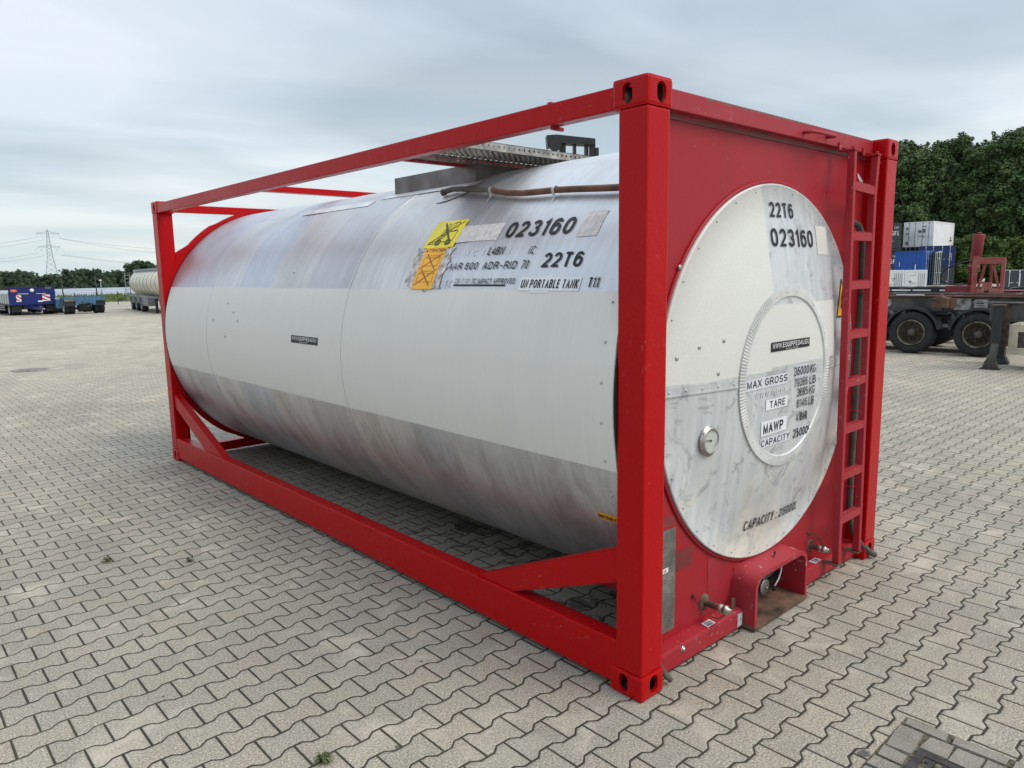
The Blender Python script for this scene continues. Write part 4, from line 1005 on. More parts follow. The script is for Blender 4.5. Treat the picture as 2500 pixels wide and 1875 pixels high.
# outlet guard and pipework glimpsed under the barrel
t = MB(); t.box(.60, 1.85, .30, .36, .06, .20, .004); t.box(.50, .62, .30, .75, .18, .26, .004); t.obj('saddle_frame', M['red_worn'], TC)
t = MB(); t.prism([(.17, .21, .26), (.17, .255, .24), (.17, .255, .335), (.17, .225, .36), (.17, .195, .335)], (.05, 0, 0)); t.obj('foot_lever', M['red'], TC)

# ================================================================== SMALL THINGS ON THE GROUND
DG = thing('drain_grate', 'rusty cast iron drain grate in the paving at the bottom right corner', 'drain grate', (.33, -1.12, 0))
t = MB()
for a in ((-.195, .195, .165, .195), (-.195, .195, -.195, -.165), (-.195, -.165, -.165, .165), (.165, .195, -.165, .165)): t.box(*a, .0005, .010, .002)
t.obj('grate_frame', M['iron'], DG)
t = MB(); t.box(-.163, .163, -.163, .163, .0005, .003); t.obj('sump', M['slot'], DG)
t = MB()
for i in range(6):
    y0 = -.155+i*.056; t.box(-.16, -.135, y0, y0+.03, .003, .0085); t.box(.135, .16, y0, y0+.03, .003, .0085)
    t.box(-.16, .16, y0-.008+.008, y0+.020, .003, .009, .002)
t.box(-.012, .012, -.16, .16, .003, .0095, .001)
t.obj('grate_bars', M['iron'], DG)
# worn cut stones and mossy sand round the drain
mb = MB(); mb.poly([(.03, -1.45, .004), (.72, -1.45, .004), (.72, -.812, .004), (.12, -.812, .004), (.10, -.93, .004), (.03, -.99, .004)])
o = mb.obj('drain_bedding', M['moss']); tag(o, None, None, kind='structure')
stone = NB('cut_paver_stone', .85, 0, (.3, .3, .3), .3)
f_ = stone.noise(stone.co(), 260, 3, .7)
stone.color(stone.mix(1.0, stone.ramp(f_, [(.3, (.12, .11, .09)), (.5, (.22, .205, .175)), (.66, (.38, .355, .30))]), stone.ramp(stone.noise(stone.co(), 8, 3), [(.3, (.8, .8, .8)), (.7, (1.1, 1.1, 1.1))]), 'MULTIPLY')); stone.bump(f_, .3, .002)
rnd = random.Random(11); mb = MB()
def st(x0, x1, y0, y1):
    j = lambda: rnd.uniform(-.005, .005)
    mb.prism([(x0+.006+j(), y0+.006+j(), .004), (x1-.006+j(), y0+.006+j(), .004), (x1-.006+j(), y1-.006+j(), .004), (x0+.006+j(), y1-.006+j(), .004)], (j()*.5, j()*.5, .008+rnd.uniform(0, .003)))
for i in range(5): st(.135+i*.083-.01, .135+(i+1)*.083-.01, -.92, -.82)
for i in range(4): st(.53, .64, -.92-.1*(i+1), -.92-.1*i)
st(.535, .64, -.915, -.815); st(.645, .71, -.98, -.82); st(.645, .71, -1.18, -.99); st(.645, .71, -1.40, -1.19)
for i in range(4): st(.035, .13, -.94-.14*(i+1), -.94-.14*i)
o = mb.obj('drain_surround', stone.mat); tag(o, None, None, kind='structure')
# weeds
def weed(x, y, r, n, seed, label):
    t = MB(); rnd = random.Random(seed)
    for i in range(n):
        a = rnd.uniform(0, 2*pi); l_ = rnd.uniform(.4, 1)*r; wd = rnd.uniform(.003, .006); h_ = rnd.uniform(.006, .03)
        d = Vector((cos(a), sin(a), 0)); s_ = Vector((-sin(a), cos(a), 0)); c = d*.004
        p0 = c; p1 = d*l_*.5+Vector((0, 0, h_)); p2 = d*l_+Vector((0, 0, h_*.5))
        t.poly([p0-s_*wd*.5, p0+s_*wd*.5, p1+s_*wd, p1-s_*wd]); t.poly([p1-s_*wd, p1+s_*wd, p2])
    o = t.obj('weed_tuft', M['dry_weed']); o.location = (x, y, .001); tag(o, label, 'weed', 'weeds in the paving joints')
weed(-1.175, .613, .055, 46, 1, 'largest weed tuft in a paving joint, at the bottom edge of the photo')
weed(-1.245, 3.444, .05, 30, 2, 'small green weed in a joint left of the container, the further left of two')
weed(-.849, 3.054, .04, 22, 3, 'small green weed in a joint nearer the red bottom rail')
MH = thing('manhole_cover', 'dark round manhole cover far off in the paving at the left edge', 'manhole cover', (.42, 16.5, gz(.42, 16.5)))
t = MB(); t.lathe([(.34, .002), (.34, .010), (.31, .010)], (0, 0, 0), 'z', 32); t.obj('manhole_frame', M['worn_iron'], MH)
t = MB(); t.lathe([(.31, .006), (.30, .012), (0, .012)], (0, 0, 0), 'z', 32); t.obj('lid', M['worn_iron'], MH)

# ================================================================== VEHICLE HELPERS
def wheel(parent, x, y, r, wd, side=-1, dual=False, rimmat=None, seg=36):
    """wheel whose axle runs along local x; side = direction of the outer face"""
    wr = bpy.data.objects.new('wheel', None); COL.objects.link(wr); wr.parent = parent; wr.location = (x, y, r)
    t = MB(); s_ = side; tw = wd
    def pr(o): return [(r*.60, o+s_*tw*.42), (r*.64, o+s_*tw*.50), (r*.86, o+s_*tw*.52), (r*.97, o+s_*tw*.44), (r, o+s_*tw*.30), (r, o-s_*tw*.30), (r*.97, o-s_*tw*.44), (r*.86, o-s_*tw*.52), (r*.60, o-s_*tw*.48)]
    t.lathe(pr(0), (0, 0, 0), 'x', seg)
    if dual: t.lathe(pr(-s_*tw*1.12), (0, 0, 0), 'x', seg)
    t.obj('tyre', M['tyre'], wr)
    t = MB(); t.lathe([(r*.615, s_*tw*.44), (r*.60, s_*tw*.53), (r*.565, s_*tw*.52), (r*.545, s_*tw*.44), (r*.53, s_*tw*.18)], (0, 0, 0), 'x', seg); t.obj('rim', rimmat or M['rim'], wr)
    t = MB(); t.lathe([(r*.54, s_*tw*.16), (r*.36, s_*tw*.14), (r*.34, s_*tw*.22), (r*.20, s_*tw*.24), (r*.17, s_*tw*.42), (r*.10, s_*tw*.46), (0, s_*tw*.46)], (0, 0, 0), 'x', seg)
    for k_ in range(10):
        a = 2*pi*k_/10; c = Vector((0, r*.30*cos(a), r*.30*sin(a))); t.lathe([(r*.035, s_*tw*.2), (r*.035, s_*tw*.34), (0, s_*tw*.36)], c, 'x', 6, smooth=False)
    t.obj('hub', M['hub'], wr)
    return wr
def arch_guard(parent, x0, x1, y, z, r, a0=10, a1=170, mat=None, name='mudguard'):
    t = MB(); n = 18; P1 = [(y+(r)*cos(radians(a0+(a1-a0)*i/n)), z+r*sin(radians(a0+(a1-a0)*i/n))) for i in range(n+1)]
    for dr in (0, -.025):
        pass
    vo = [[t.bm.verts.new((xx, y+(rr)*cos(radians(a0+(a1-a0)*i/n)), z+rr*sin(radians(a0+(a1-a0)*i/n)))) for i in range(n+1)] for xx, rr in ((x0, r-.05), (x0, r), (x1, r), (x1, r-.05))]
    for A, B in zip(vo[:-1], vo[1:]):
        for i in range(n): t.bm.faces.new((A[i], A[i+1], B[i+1], B[i]))
    o = t.obj(name, mat or M['mud'], parent); md = o.modifiers.new('s', 'SOLIDIFY'); md.thickness = .012
    for p_ in o.data.polygons: p_.use_smooth = False
    return o

# ================================================================== RIGHT: CONTAINER CHASSIS TRAILERS
T1 = thing('container_chassis', 'grey and rust container chassis trailer with two black wheels showing beside the red post', 'trailer', (14.80, 2.9, gz(14.8, 2.9)), radians(6))
# local: x away from the camera, y along the trailer (towards upper left of the photo)
rw = .455
for (y_, s_) in ((0.0, 0), (1.24, 0), (2.50, 0)):
    wheel(T1, .19, y_, rw, .36, -1); wheel(T1, 2.15, y_, rw, .36, 1)
    t = MB(); t.tube([(.3, y_, rw), (2.05, y_, rw)], .07, 10); t.obj('axle', M['chassis'], T1)
for y_ in (0.0, 1.24): arch_guard(T1, .0, .40, y_, rw+.01, .545, 8, 172)
for xx in (.42, 1.7):
    t = MB(); t.box(xx, xx+.012, -.9, 5.2, .92, 1.22); t.box(xx-.06, xx+.07, -.9, 5.2, .905, .92)
    for yy in (-.5, .75, 1.9, 3.1, 4.3): t.box(xx-.05, xx, yy, yy+.015, .92, 1.20)
    t.obj('frame_beam', M['chassis'], T1)
    t = MB(); t.box(xx-.10, xx+.07, -1.2, 5.2, 1.22, 1.243); t.obj('beam_flange', M['chassis_rust'], T1)
for yy in (-.95, .58, 3.6):
    t = MB(); t.box(-.02, 2.36, yy, yy+.16, 1.03, 1.21); t.obj('cross_member', M['chassis_rust'], T1)
t = MB(); t.box(-.06, .18, .56, .86, 1.0, 1.20, .01); t.box(-.075, -.06, .60, .82, 1.03, 1.17); t.lathe([(.10, 0), (.10, .02), (.04, .05), (.035, .08), (0, .09)], (.06, .71, 1.20), 'z', 12)
t.prism([(.02, .56, 1.20), (.02, .56, 1.02), (.02, .46, .97), (.02, .42, 1.20)], (.10, 0, 0)); t.obj('twistlock_bracket', M['chassis_rust'], T1)
t = MB(); t.box(.405, .412, .22, .55, .94, 1.19); t.obj('pale_patch', simple('worn_silver_patch', (.38, .39, .38), .5, .3, var=.4, scale=9), T1)
sheet(.24, .20, lambda u, v: (.398, .16-u, .965+v), 'data_plate', simple('aluminium_data_plate', (.42, .42, .40), .4, .4), T1)
t = MB()
for i in range(4): t.box(.396, .397, -.05+.02*i, .13, .985+.045*i, 1.0+.045*i)
t.obj('plate_lines', M['black_print'], T1)
sheet(.55, .16, lambda u, v: (.404, 2.32-u, .99+v), 'worn_sticker', simple('worn_white_decal', (.45, .46, .46), .6, var=.5, scale=12), T1, jag=.02)
for yy, zz_ in ((2.62, 1.10), (.22, .83)):
    t = MB(); t.box(.38, .41, yy-.08, yy+.08, zz_-.035, zz_+.035, .006); t.obj('marker_light', M['amber'], T1)
t = MB(); t.tube([(.35, .55, .86), (.35, .85, .84)], .05, 10); t.tube([(.35, .6, .7), (.38, .55, .5), (.5, .5, .4)], .03, 8); t.tube([(.33, .75, .80), (.36, .80, .55), (.45, .85, .42)], .02, 8); t.obj('suspension', M['dark_steel'], T1)
t = MB(); t.box(.6, 1.7, -.4, 3.2, .35, .55); t.obj('axle_beam', M['black'], T1)
t = MB()
for yy, l_ in ((3.0, .5), (1.1, .55), (2.0, .55)): t.box(.30, .36, yy, yy+l_, 1.246, 1.262)
t.obj('reflective_strip', M['white_film'], T1)

T2 = thing('container_chassis', 'dark chassis trailer with a black landing leg and cream crate at the right edge', 'trailer', (13.05, 2.22, gz(13, 2)), radians(4))
t = MB(); t.box(-.28, -.16, -.22, -.07, .48, 1.14, .012); t.obj('leg_housing', M['mud'], T2)
t = MB(); t.box(-.095, -.04, -.30, -.04, .42, 1.17, .004); t.box(-.30, -.10, -.24, -.04, 1.14, 1.165); t.obj('leg_bracket', simple('rusty_brown_bracket', (.10, .07, .05), .8, var=.5, scale=6), T2)
t = MB(); t.prism([(-.265, -.20, .52), (-.265, -.09, .52), (-.265, -.04, .15), (-.265, -.15, .15)], (.09, 0, 0)); t.obj('leg_inner', M['chassis'], T2)
t = MB()
t.prism([(-.28, -.22, .012), (-.28, .05, .012), (-.28, .03, .04), (-.25, -.03, .19), (-.25, -.16, .19), (-.28, -.20, .04)], (.13, 0, 0)); t.box(-.32, -.10, -.24, .07, 0, .014); t.obj('foot_plate', simple('dark_worn_foot', (.06, .052, .045), .7, .2, var=.4), T2)
t = MB(); t.box(.70, .90, -.12, .12, .12, 1.16, .01); t.prism([(.68, -.20, .012), (.68, .20, .012), (.72, .09, .2), (.72, -.09, .2)], (.2, 0, 0)); t.obj('landing_leg', M['dark_steel'], T2)
t = MB(); t.box(-.02, .0, -4.0, -.14, .86, 1.18); t.box(-.10, .06, -4.0, .3, 1.18, 1.20); t.box(.9, .92, -4.0, .2, .80, 1.18); t.box(-.06, .98, -4, -3.9, .8, 1.18)
t.obj('frame_beam', M['chassis'], T2)
t = MB()
for zz_ in (.90, .95, 1.0): t.lathe([(.012, -.024), (0, -.024)], (0, -.42, zz_), 'x', 10)
t.obj('bolt_holes', M['black'], T2)
CRT = MB(); cy0, cy1, cz0, cz1 = -1.40, -.30, .27, .80
CRT.box(-.06, .0, cy1-.13, cy1, cz0, cz1); CRT.box(-.06, .0, cy0, cy0+.13, cz0, cz1); CRT.box(-.055, -.005, cy0+.13, cy1-.13, cz1-.12, cz1); CRT.box(-.055, -.005, cy0+.13, cy1-.13, cz0, cz0+.12)
CRT.box(.0, .8, cy1-.03, cy1, cz0, cz1); CRT.box(0, .8, cy0, cy0+.03, cz0, cz1)
CRT.obj('storage_crate', M['cream'], T2)
t = MB(); t.box(.10, .7, cy0+.1, cy1-.1, cz0+.03, cz1-.05, .02); t.obj('crate_contents', simple('grey_brown_bundle', (.12, .11, .09), .8, var=.5, scale=5), T2)

# flat chassis trailers standing behind (only their decks show)
def flat_chassis(x, y, zt, l_, label, wdt=2.4, light=False):
    R_ = thing('skeletal_trailer', label, 'trailer', (x, y, gz(x, y)), radians(6), 'empty chassis trailers behind the first')
    for xx in (.5, 1.8):
        t = MB(); t.box(xx, xx+.02, 0, l_, zt-.24, zt-.02); t.box(xx-.08, xx+.1, 0, l_, zt-.02, zt); t.obj('frame_beam', M['dark_steel'], R_)
    t = MB()
    for i in range(int(l_/1.4)): t.box(0, wdt, .4+i*1.4, .52+i*1.4, zt-.12, zt-.005)
    t.obj('cross_member', M['dark_steel'], R_)
    t = MB()
    rnd = random.Random(int(x*10)); yy = .2
    while yy < l_-.5:
        q = rnd.uniform(.35, 1.3); t.box(-.04, -.02, yy, yy+q, zt-.085, zt-.045); yy += q+rnd.uniform(.06, .3)
    t.obj('reflective_strip', M['white_film'], R_)
    t = MB(); t.box(-.02, .02, .1, l_-.1, zt-.10, zt-.025); t.obj('side_rail', M['dark_steel'], R_)
    for yy in (l_*.55, l_*.55+1.3):
        wheel(R_, .2, yy, .5, .34, -1, seg=20); wheel(R_, 2.2, yy, .5, .34, 1, seg=20)
    t = MB(); t.box(.3, .45, l_*.15, l_*.15+.15, 0, zt-.2); t.box(1.9, 2.05, l_*.15, l_*.15+.15, 0, zt-.2); t.obj('landing_leg', M['dark_steel'], R_)
flat_chassis(18.3, -1.5, 1.19, 11, 'black skeletal trailer with pale side strips just behind the rusty chassis')
flat_chassis(22.5, 1.0, 1.26, 7.5, 'black skeletal trailer with a bright strip in front of the white reefer container')

# red tipping frame with hydraulic ram
TP = thing('tipping_trailer', 'dark red tipping frame with an upright hydraulic ram and worn headboard', 'tipping trailer', (21.2, 4.50, gz(21, 3)), radians(10))
RD = M['red_old']
def tp(name, *bx, parent=TP, mat=RD):
    t = MB()
    for b_ in bx: t.box(*b_, .006)
    return t.obj(name, mat, parent)
t = MB(); t.tube([(.30, .42, 1.30), (.30, .385, 1.74), (.30, .38, 1.76), (.30, .32, 2.74), (.30, .318, 2.77)], [.10, .10, .135, .145, .14], 28); t.tube([(.30, .318, 2.77), (.30, .316, 2.82)], .05, 12); RAM = t.obj('hydraulic_ram', RD, TP)
t = MB(); t.tube([(.12, .50, 1.84), (.12, .24, 1.84)], .08, 16); t.box(.05, .2, .24, .48, 1.72, 1.78, .01); t.obj('ram_pivot', RD, TP)
t = MB(); raw = [(.0, .40, 2.04), (-.02, .70, 1.98), (-.02, 1.0, 1.86), (-.02, 1.16, 1.68), (-.02, 1.14, 1.50), (-.02, .98, 1.40), (0, .75, 1.36), (.1, .5, 1.37)]
fine_ = [Vector(raw[0])]
for i in range(1, len(raw)-1):
    a_, b_, c_ = Vector(raw[i-1]), Vector(raw[i]), Vector(raw[i+1]); m1, m2 = (a_+b_)/2, (b_+c_)/2
    fine_ += [m1*(1-q)**2+b_*2*q*(1-q)+m2*q*q for q in (0, .25, .5, .75)]
fine_.append(Vector(raw[-1])); t.tube(fine_, .022, 8); t.obj('hydraulic_hose', M['black'], TP)
HB = bpy.data.objects.new('headboard', None); COL.objects.link(HB); HB.parent = TP; HB['label'] = 'worn red headboard frame with bare metal edges'
RW = red_paint('scuffed_red_frame_paint', (.30, .022, .024), .55, chips=1.0, fade=(.45, .26, .20), fadeamt=.6)
for nm, b_ in (('headboard_post', (-.36, -.24, .24, .36, .92, 2.16)), ('headboard_post', (-.36, -.20, -.40, -.31, 1.06, 2.10)), ('headboard_rail', (-.355, -.245, -.31, .24, 1.94, 2.12)), ('headboard_rail', (-.355, -.245, .04, .24, 1.06, 1.26)), ('headboard_rail', (-.355, -.245, -.31, -.06, 1.06, 1.28))):
    t = MB(); t.box(*b_, .006); t.obj(nm, RW, HB)
for a, b_ in ((((-.28, .20, 1.26), (-.28, .06, 1.94))), (((-.28, -.28, 1.28), (-.28, -.12, 1.94))), (((-.05, -.08, 1.28), (-.05, -.05, 1.92)))):
    t = MB(); t.bar(a, b_, .06, .05, upv=(1, 0, 0)); t.obj('headboard_strut', RW, HB)
t = MB(); t.prism([(-.35, .12, 1.26), (-.35, -.12, 1.26), (-.35, -.10, 1.44), (-.35, .08, 1.44)], (.2, 0, 0)); t.obj('buffer', RW, HB)
tp('frame_beam', (-.2, .0, -4.5, .5, .96, 1.20), (.9, 1.1, -4.5, .5, .96, 1.2)); tp('beam_flange', (-.26, .06, -4.5, .2, 1.20, 1.22))
tp('frame_nose', (-.2, .1, .37, 1.10, .94, 1.12), (-.16, .08, .37, 1.0, 1.12, 1.34), (.5, .8, .37, 1.05, .94, 1.3))
t = MB(); t.prism([(-.2, 1.10, .94), (-.2, 1.10, 1.14), (-.2, 1.43, 1.08), (-.2, 1.27, .98)], (.25, 0, 0)); t.obj('frame_tip', RD, TP)
t = MB(); t.lathe([(0, -.02), (.065, -.02), (.07, 0)], (-.37, .30, 1.08), 'x', 20); t.obj('round_reflector', M['amber'], TP)
for yy in (-3.2, -1.9): wheel(TP, -.1, yy, .48, .34, -1, seg=20); wheel(TP, 1.7, yy, .48, .34, 1, seg=20)
tp('landing_leg', (-.1, .05, .2, .35, 0, .96), (1.2, 1.35, .2, .35, 0, .96))

# ================================================================== STACKED CONTAINERS
def cam_at(az, D): return CAM.x+sin(radians(az))*D, CAM.y+cos(radians(az))*D
def elz(el, D): return CAM.z+D*math.tan(radians(el))
def shipping(label, col, W_, L_, H_, loc, rz, doors=True, bars=True, lettering=None, reefer=False, group='stacked shipping containers', marks=(), body_dark=None):
    """door end faces -y (local), side faces -x; origin at the bottom of the near corner (0,0)"""
    R_ = thing('shipping_container', label, 'shipping container', loc, rz, group)
    fm = col; t = MB(); p_ = .16
    for x0, x1 in ((0, p_), (W_-p_, W_)):
        for y0, y1 in ((0, p_), (L_-p_, L_)): t.box(x0, x1, y0, y1, 0, H_)
    for z0, z1 in ((0, .16), (H_-.12, H_)):
        t.box(p_, W_-p_, .0, .10, z0, z1); t.box(p_, W_-p_, L_-.10, L_, z0, z1); t.box(0, .08, p_, L_-p_, z0, z1); t.box(W_-.08, W_, p_, L_-p_, z0, z1)
    t.obj('frame', fm, R_)
    t = MB()      # corrugated side walls and roof
    n = int((L_-2*p_)/.45) if not reefer else 1
    for xw, sg in ((.02, 1), (W_-.02, -1)):
        prev = None
        ys = []
        for i in range(n):
            y0 = p_+(L_-2*p_)*i/n; dy_ = (L_-2*p_)/n
            ys += ([(y0, 0), (y0+dy_*.3, 0), (y0+dy_*.45, .07), (y0+dy_*.85, .07)] if not reefer else [(y0, .01), (y0+dy_, .01)])
        ys.append((L_-p_, 0))
        for yy, dd in ys:
            cur = (t.bm.verts.new((xw+sg*dd, yy, .16)), t.bm.verts.new((xw+sg*dd, yy, H_-.12)))
            if prev: t.bm.faces.new((prev[0], cur[0], cur[1], prev[1]))
            prev = cur
    t.box(.08, W_-.08, .1, L_-.1, H_-.05, H_-.03); t.box(p_, W_-p_, L_-.06, L_-.04, .16, H_-.12)
    t.obj('wall', fm, R_)
    if doors and not reefer:
        for k_ in range(2):
            x0 = p_+k_*(W_-2*p_)/2; x1 = p_+(k_+1)*(W_-2*p_)/2
            t = MB(); t.box(x0+.01, x1-.01, .03, .08, .17, H_-.13)
            for zz_ in (.25, .5, .75): t.box(x0+.06, x1-.06, .022, .031, .16+(H_-.28)*zz_-.04, .16+(H_-.28)*zz_+.02)
            D_ = t.obj('door', fm, R_)
            for q in (.3, .75):
                xb = x0+(x1-x0)*q; t = MB(); t.tube([(xb, -.0, .1), (xb, -.0, H_-.08)], .022, 6); t.box(xb-.05, xb+.05, -.01, .02, .12, .2); t.box(xb-.05, xb+.05, -.01, .02, H_-.2, H_-.1)
                t.bar((xb, -.02, .16+(H_-.3)*.36), (xb+.28*(1 if q < .5 else -.6), -.02, .16+(H_-.3)*.36), .02, .04)
                t.obj('lock_rod', M['white_film'] if bars else M['chassis'], D_)
    elif reefer:
        t = MB(); t.box(p_, W_-p_, .04, .08, .16, H_-.12); t.box(p_+.15, W_*.55, .02, .041, .9, H_-.35); D_ = t.obj('machinery_panel', fm, R_)
        t = MB(); t.box(p_+.22, W_*.53, .012, .021, 1.0, 1.06); t.box(p_+.3, W_*.5, .012, .021, H_-.5, H_-.46)
        for q in range(5): t.box(W_*.62+q*.15, W_*.64+q*.15, .02, .041, .3, H_-.3)
        t.obj('grille', M['grey_box'], D_)
    for (nm, mt, face, a, b_, c, d_) in marks:      # small printed blocks; face: 'd' door end, 's' side
        if isinstance(nm, tuple):
            mp_ = (lambda u, v: (a+u, -.012 if not reefer else .005, b_+v)) if face == 'd' else (lambda u, v: (.004 if reefer else -.004, a-u, b_+v))
            text_mesh(nm[0], c, d_, mp_, 'lettering', mt, R_, .02)
        else:
            t = MB()
            if face == 'd': t.box(a, a+c, -.004, .0+.004, b_, b_+d_)
            else: t.box(-.006, .012, a, a+c, b_, b_+d_)
            t.obj(nm, mt, R_)
    return R_
WHITE, GREYC = M['white_film'], M['cont_grey']
D = 110
def place(az, el, D_): x, y = cam_at(az, D_); return (x, y, elz(el, D_))
# local door end must face the camera-left/side as in the photo: rotation chosen from the visible corner
GR = M['chassis']
# white open-view container on top: corner at az 71.4
H3 = elz(2.94, D)-elz(1.30, D)
shipping('white shipping container on top of the stack, brightest of all, grey markings on its doors', M['cont_white'], 3.55, 8.6, H3, place(69.98, 1.28, D), radians(-88), bars=False,
    marks=(('door_label', M['worn_print'], 'd', .3, 2.2, .25, .3), ('door_label', M['worn_print'], 'd', .3, 1.6, .25, .2), ('door_label', M['worn_print'], 'd', .3, .35, .3, .3), ('door_label', M['worn_print'], 'd', 1.75, 1.75, .4, .35), ('door_label', M['worn_print'], 'd', 2.25, 1.75, .35, .5), ('door_label', M['worn_print'], 'd', 2.2, 2.5, .5, .12), ('door_label', M['worn_print'], 'd', 1.7, 1.3, .9, .08)))
GC = []
for k_, (et, eb, lb) in enumerate(((2.93, 1.05, 'dark grey shipping container with blocky white lettering, upper one beside the white container'), (.98, -.80, 'dark grey shipping container with white lettering behind the bright blue one'))):
    x, y, z_ = place(68.2, eb, 104); Hh = elz(et, 104)-z_
    shipping(lb, M['cont_grey'], 3.0, 6, Hh, (x, y, z_), radians(-68), marks=((('GFL',), WHITE, 'd', 1.9, Hh*.55, .9, .55), (('CX01',), WHITE, 'd', 2.2, Hh*.80, .5, .22), ('door_label', WHITE, 'd', 1.7, Hh*.34, .5, .05), ('door_label', M['black'], 'd', 1.7, Hh*.08, 1.1, .10)), bars=False)
# green container seen between, navy stack
x, y, z_ = place(69.95, -.9, 112); shipping('dark green shipping container directly under the white one', M['cont_green'], 2.4, 6, elz(1.27, 112)-z_, (x, y, z_), radians(-65))
x, y, z_ = place(71.0, -.12, 106); shipping('navy blue shipping container behind the bright blue one, upper one of its pair', M['cont_navy'], 3.9, 3.0, elz(1.32, 106)-z_, (x, y, z_), radians(-72), marks=(('lock_light', WHITE, 'd', 3.3, 1.2, .05, .6), ('lock_light', WHITE, 'd', 3.45, .8, .04, .9)))
x, y, z_ = place(71.0, -1.9, 106); shipping('near black shipping container under the navy one', M['cont_grey'], 3.9, 3.0, elz(-.14, 106)-z_, (x, y, z_), radians(-72), marks=(('lock_light', WHITE, 'd', 3.1, .3, .05, 1.4),))
# bright blue and its green neighbour: long side faces us, narrow door end to the right
def side_on(label, mat, az0, az1, el0, el1, D0, marks=(), **k):
    x0, y0 = cam_at(az0, D0); x1, y1 = cam_at(az1, D0*.985); z0 = elz(el0, D0); l_ = hypot(x1-x0, y1-y0)
    return (x0, y0, z0, x1, y1, l_)
x0, y0, z0, x1, y1, l_ = side_on('', None, 69.55, 71.33, -1.3, 1.0, 98)
# place with the near door corner at (x1,y1): local -y door end turned to the right edge
ang = math.atan2(y0-y1, x0-x1)-pi/2        # local +y runs from the door corner to the far end
shipping('bright blue shipping container with white lock rods, long side showing', M['cont_blue'], 2.4, l_, elz(1.02, 97)-z0, (x1, y1, z0), ang, marks=(('side_label', WHITE, 's', l_*.27, 1.4, .11, 1.0), ('side_label', WHITE, 's', l_*.82, 2.2, .06, .5), ('door_label', WHITE, 'd', .8, 3.0, .12, .14)))
def door_on(label, mat, az0, az1, el0, el1, D0, dpt=3, marks=(), **k):
    x0, y0 = cam_at(az0, D0); x1, y1 = cam_at(az1, D0); w_ = hypot(x1-x0, y1-y0); a = math.atan2(y1-y0, x1-x0); z0 = elz(el0, D0)
    return shipping(label, mat, w_, dpt, elz(el1, D0)-z0, (x0, y0, z0), a, marks=marks, **k)
door_on('dark green shipping container with white lock rods between the bright blue and navy ones', M['cont_green'], 71.82, 72.43, -1.3, .97, 97, marks=(('door_label', WHITE, 'd', .55, 2.95, .12, .14), ('door_label', WHITE, 'd', .5, 3.7, .4, .1)))
door_on('white refrigerated shipping container at the foot of the stack beside the red post', M['cont_white'], 70.22, 71.55, -1.9, -.28, 78, dpt=5, reefer=True, marks=(('unit_label', M['worn_print'], 'd', .35, 1.1, .2, .15),))
door_on('plain white container side at the foot of the stack, furthest left', M['cont_white'], 68.6, 70.20, -2.0, -.26, 78, dpt=2.4, reefer=True, marks=((('SU0238',), M['worn_print'], 'd', 1.15, 1.55, .33, .09), (('ABO',), M['worn_print'], 'd', 1.15, 1.40, .2, .08)))
door_on('dark grey shipping container far right behind the red headboard', M['cont_grey'], 75.7, 78.3, -1.7, -.32, 70, dpt=3, marks=(('lock_light', WHITE, 'd', 1.25, .4, .05, 1.0), ('lock_light', M['cream'], 'd', 1.2, .2, .12, .15), ('top_edge', M['white_film'], 'd', 0, 1.62, 3.1, .03)))

# ================================================================== TREES
def leaf_mat(name, lo, mid, hi):
    b = NB(name, .7, 0, mid, .15)
    oi = b.n('ShaderNodeObjectInfo').outputs['Random']
    n1 = b.noise(b.co((1, 1, 1), True), .42, 4, .6); n2 = b.noise(b.co((1, 1, 1), True), 2.2, 3, .6)
    v = b.m('ADD', b.m('MULTIPLY', n1, .55), b.m('MULTIPLY', n2, .45))
    c = b.ramp(v, [(.36, lo), (.5, mid), (.64, hi)])
    c = b.mix(b.m('MULTIPLY', oi, .35), c, tuple(q*.75 for q in mid))
    b.color(c); return b.mat
LM = leaf_mat('dark_green_foliage', (.026, .050, .022), (.068, .112, .042), (.165, .215, .085))
LM2 = leaf_mat('pale_green_bush_foliage', (.03, .06, .015), (.075, .12, .03), (.16, .21, .07))
LM3 = leaf_mat('hazed_green_foliage', (.035, .060, .040), (.065, .100, .060), (.11, .15, .085))  # far leaves paler, distance haze put into their colour
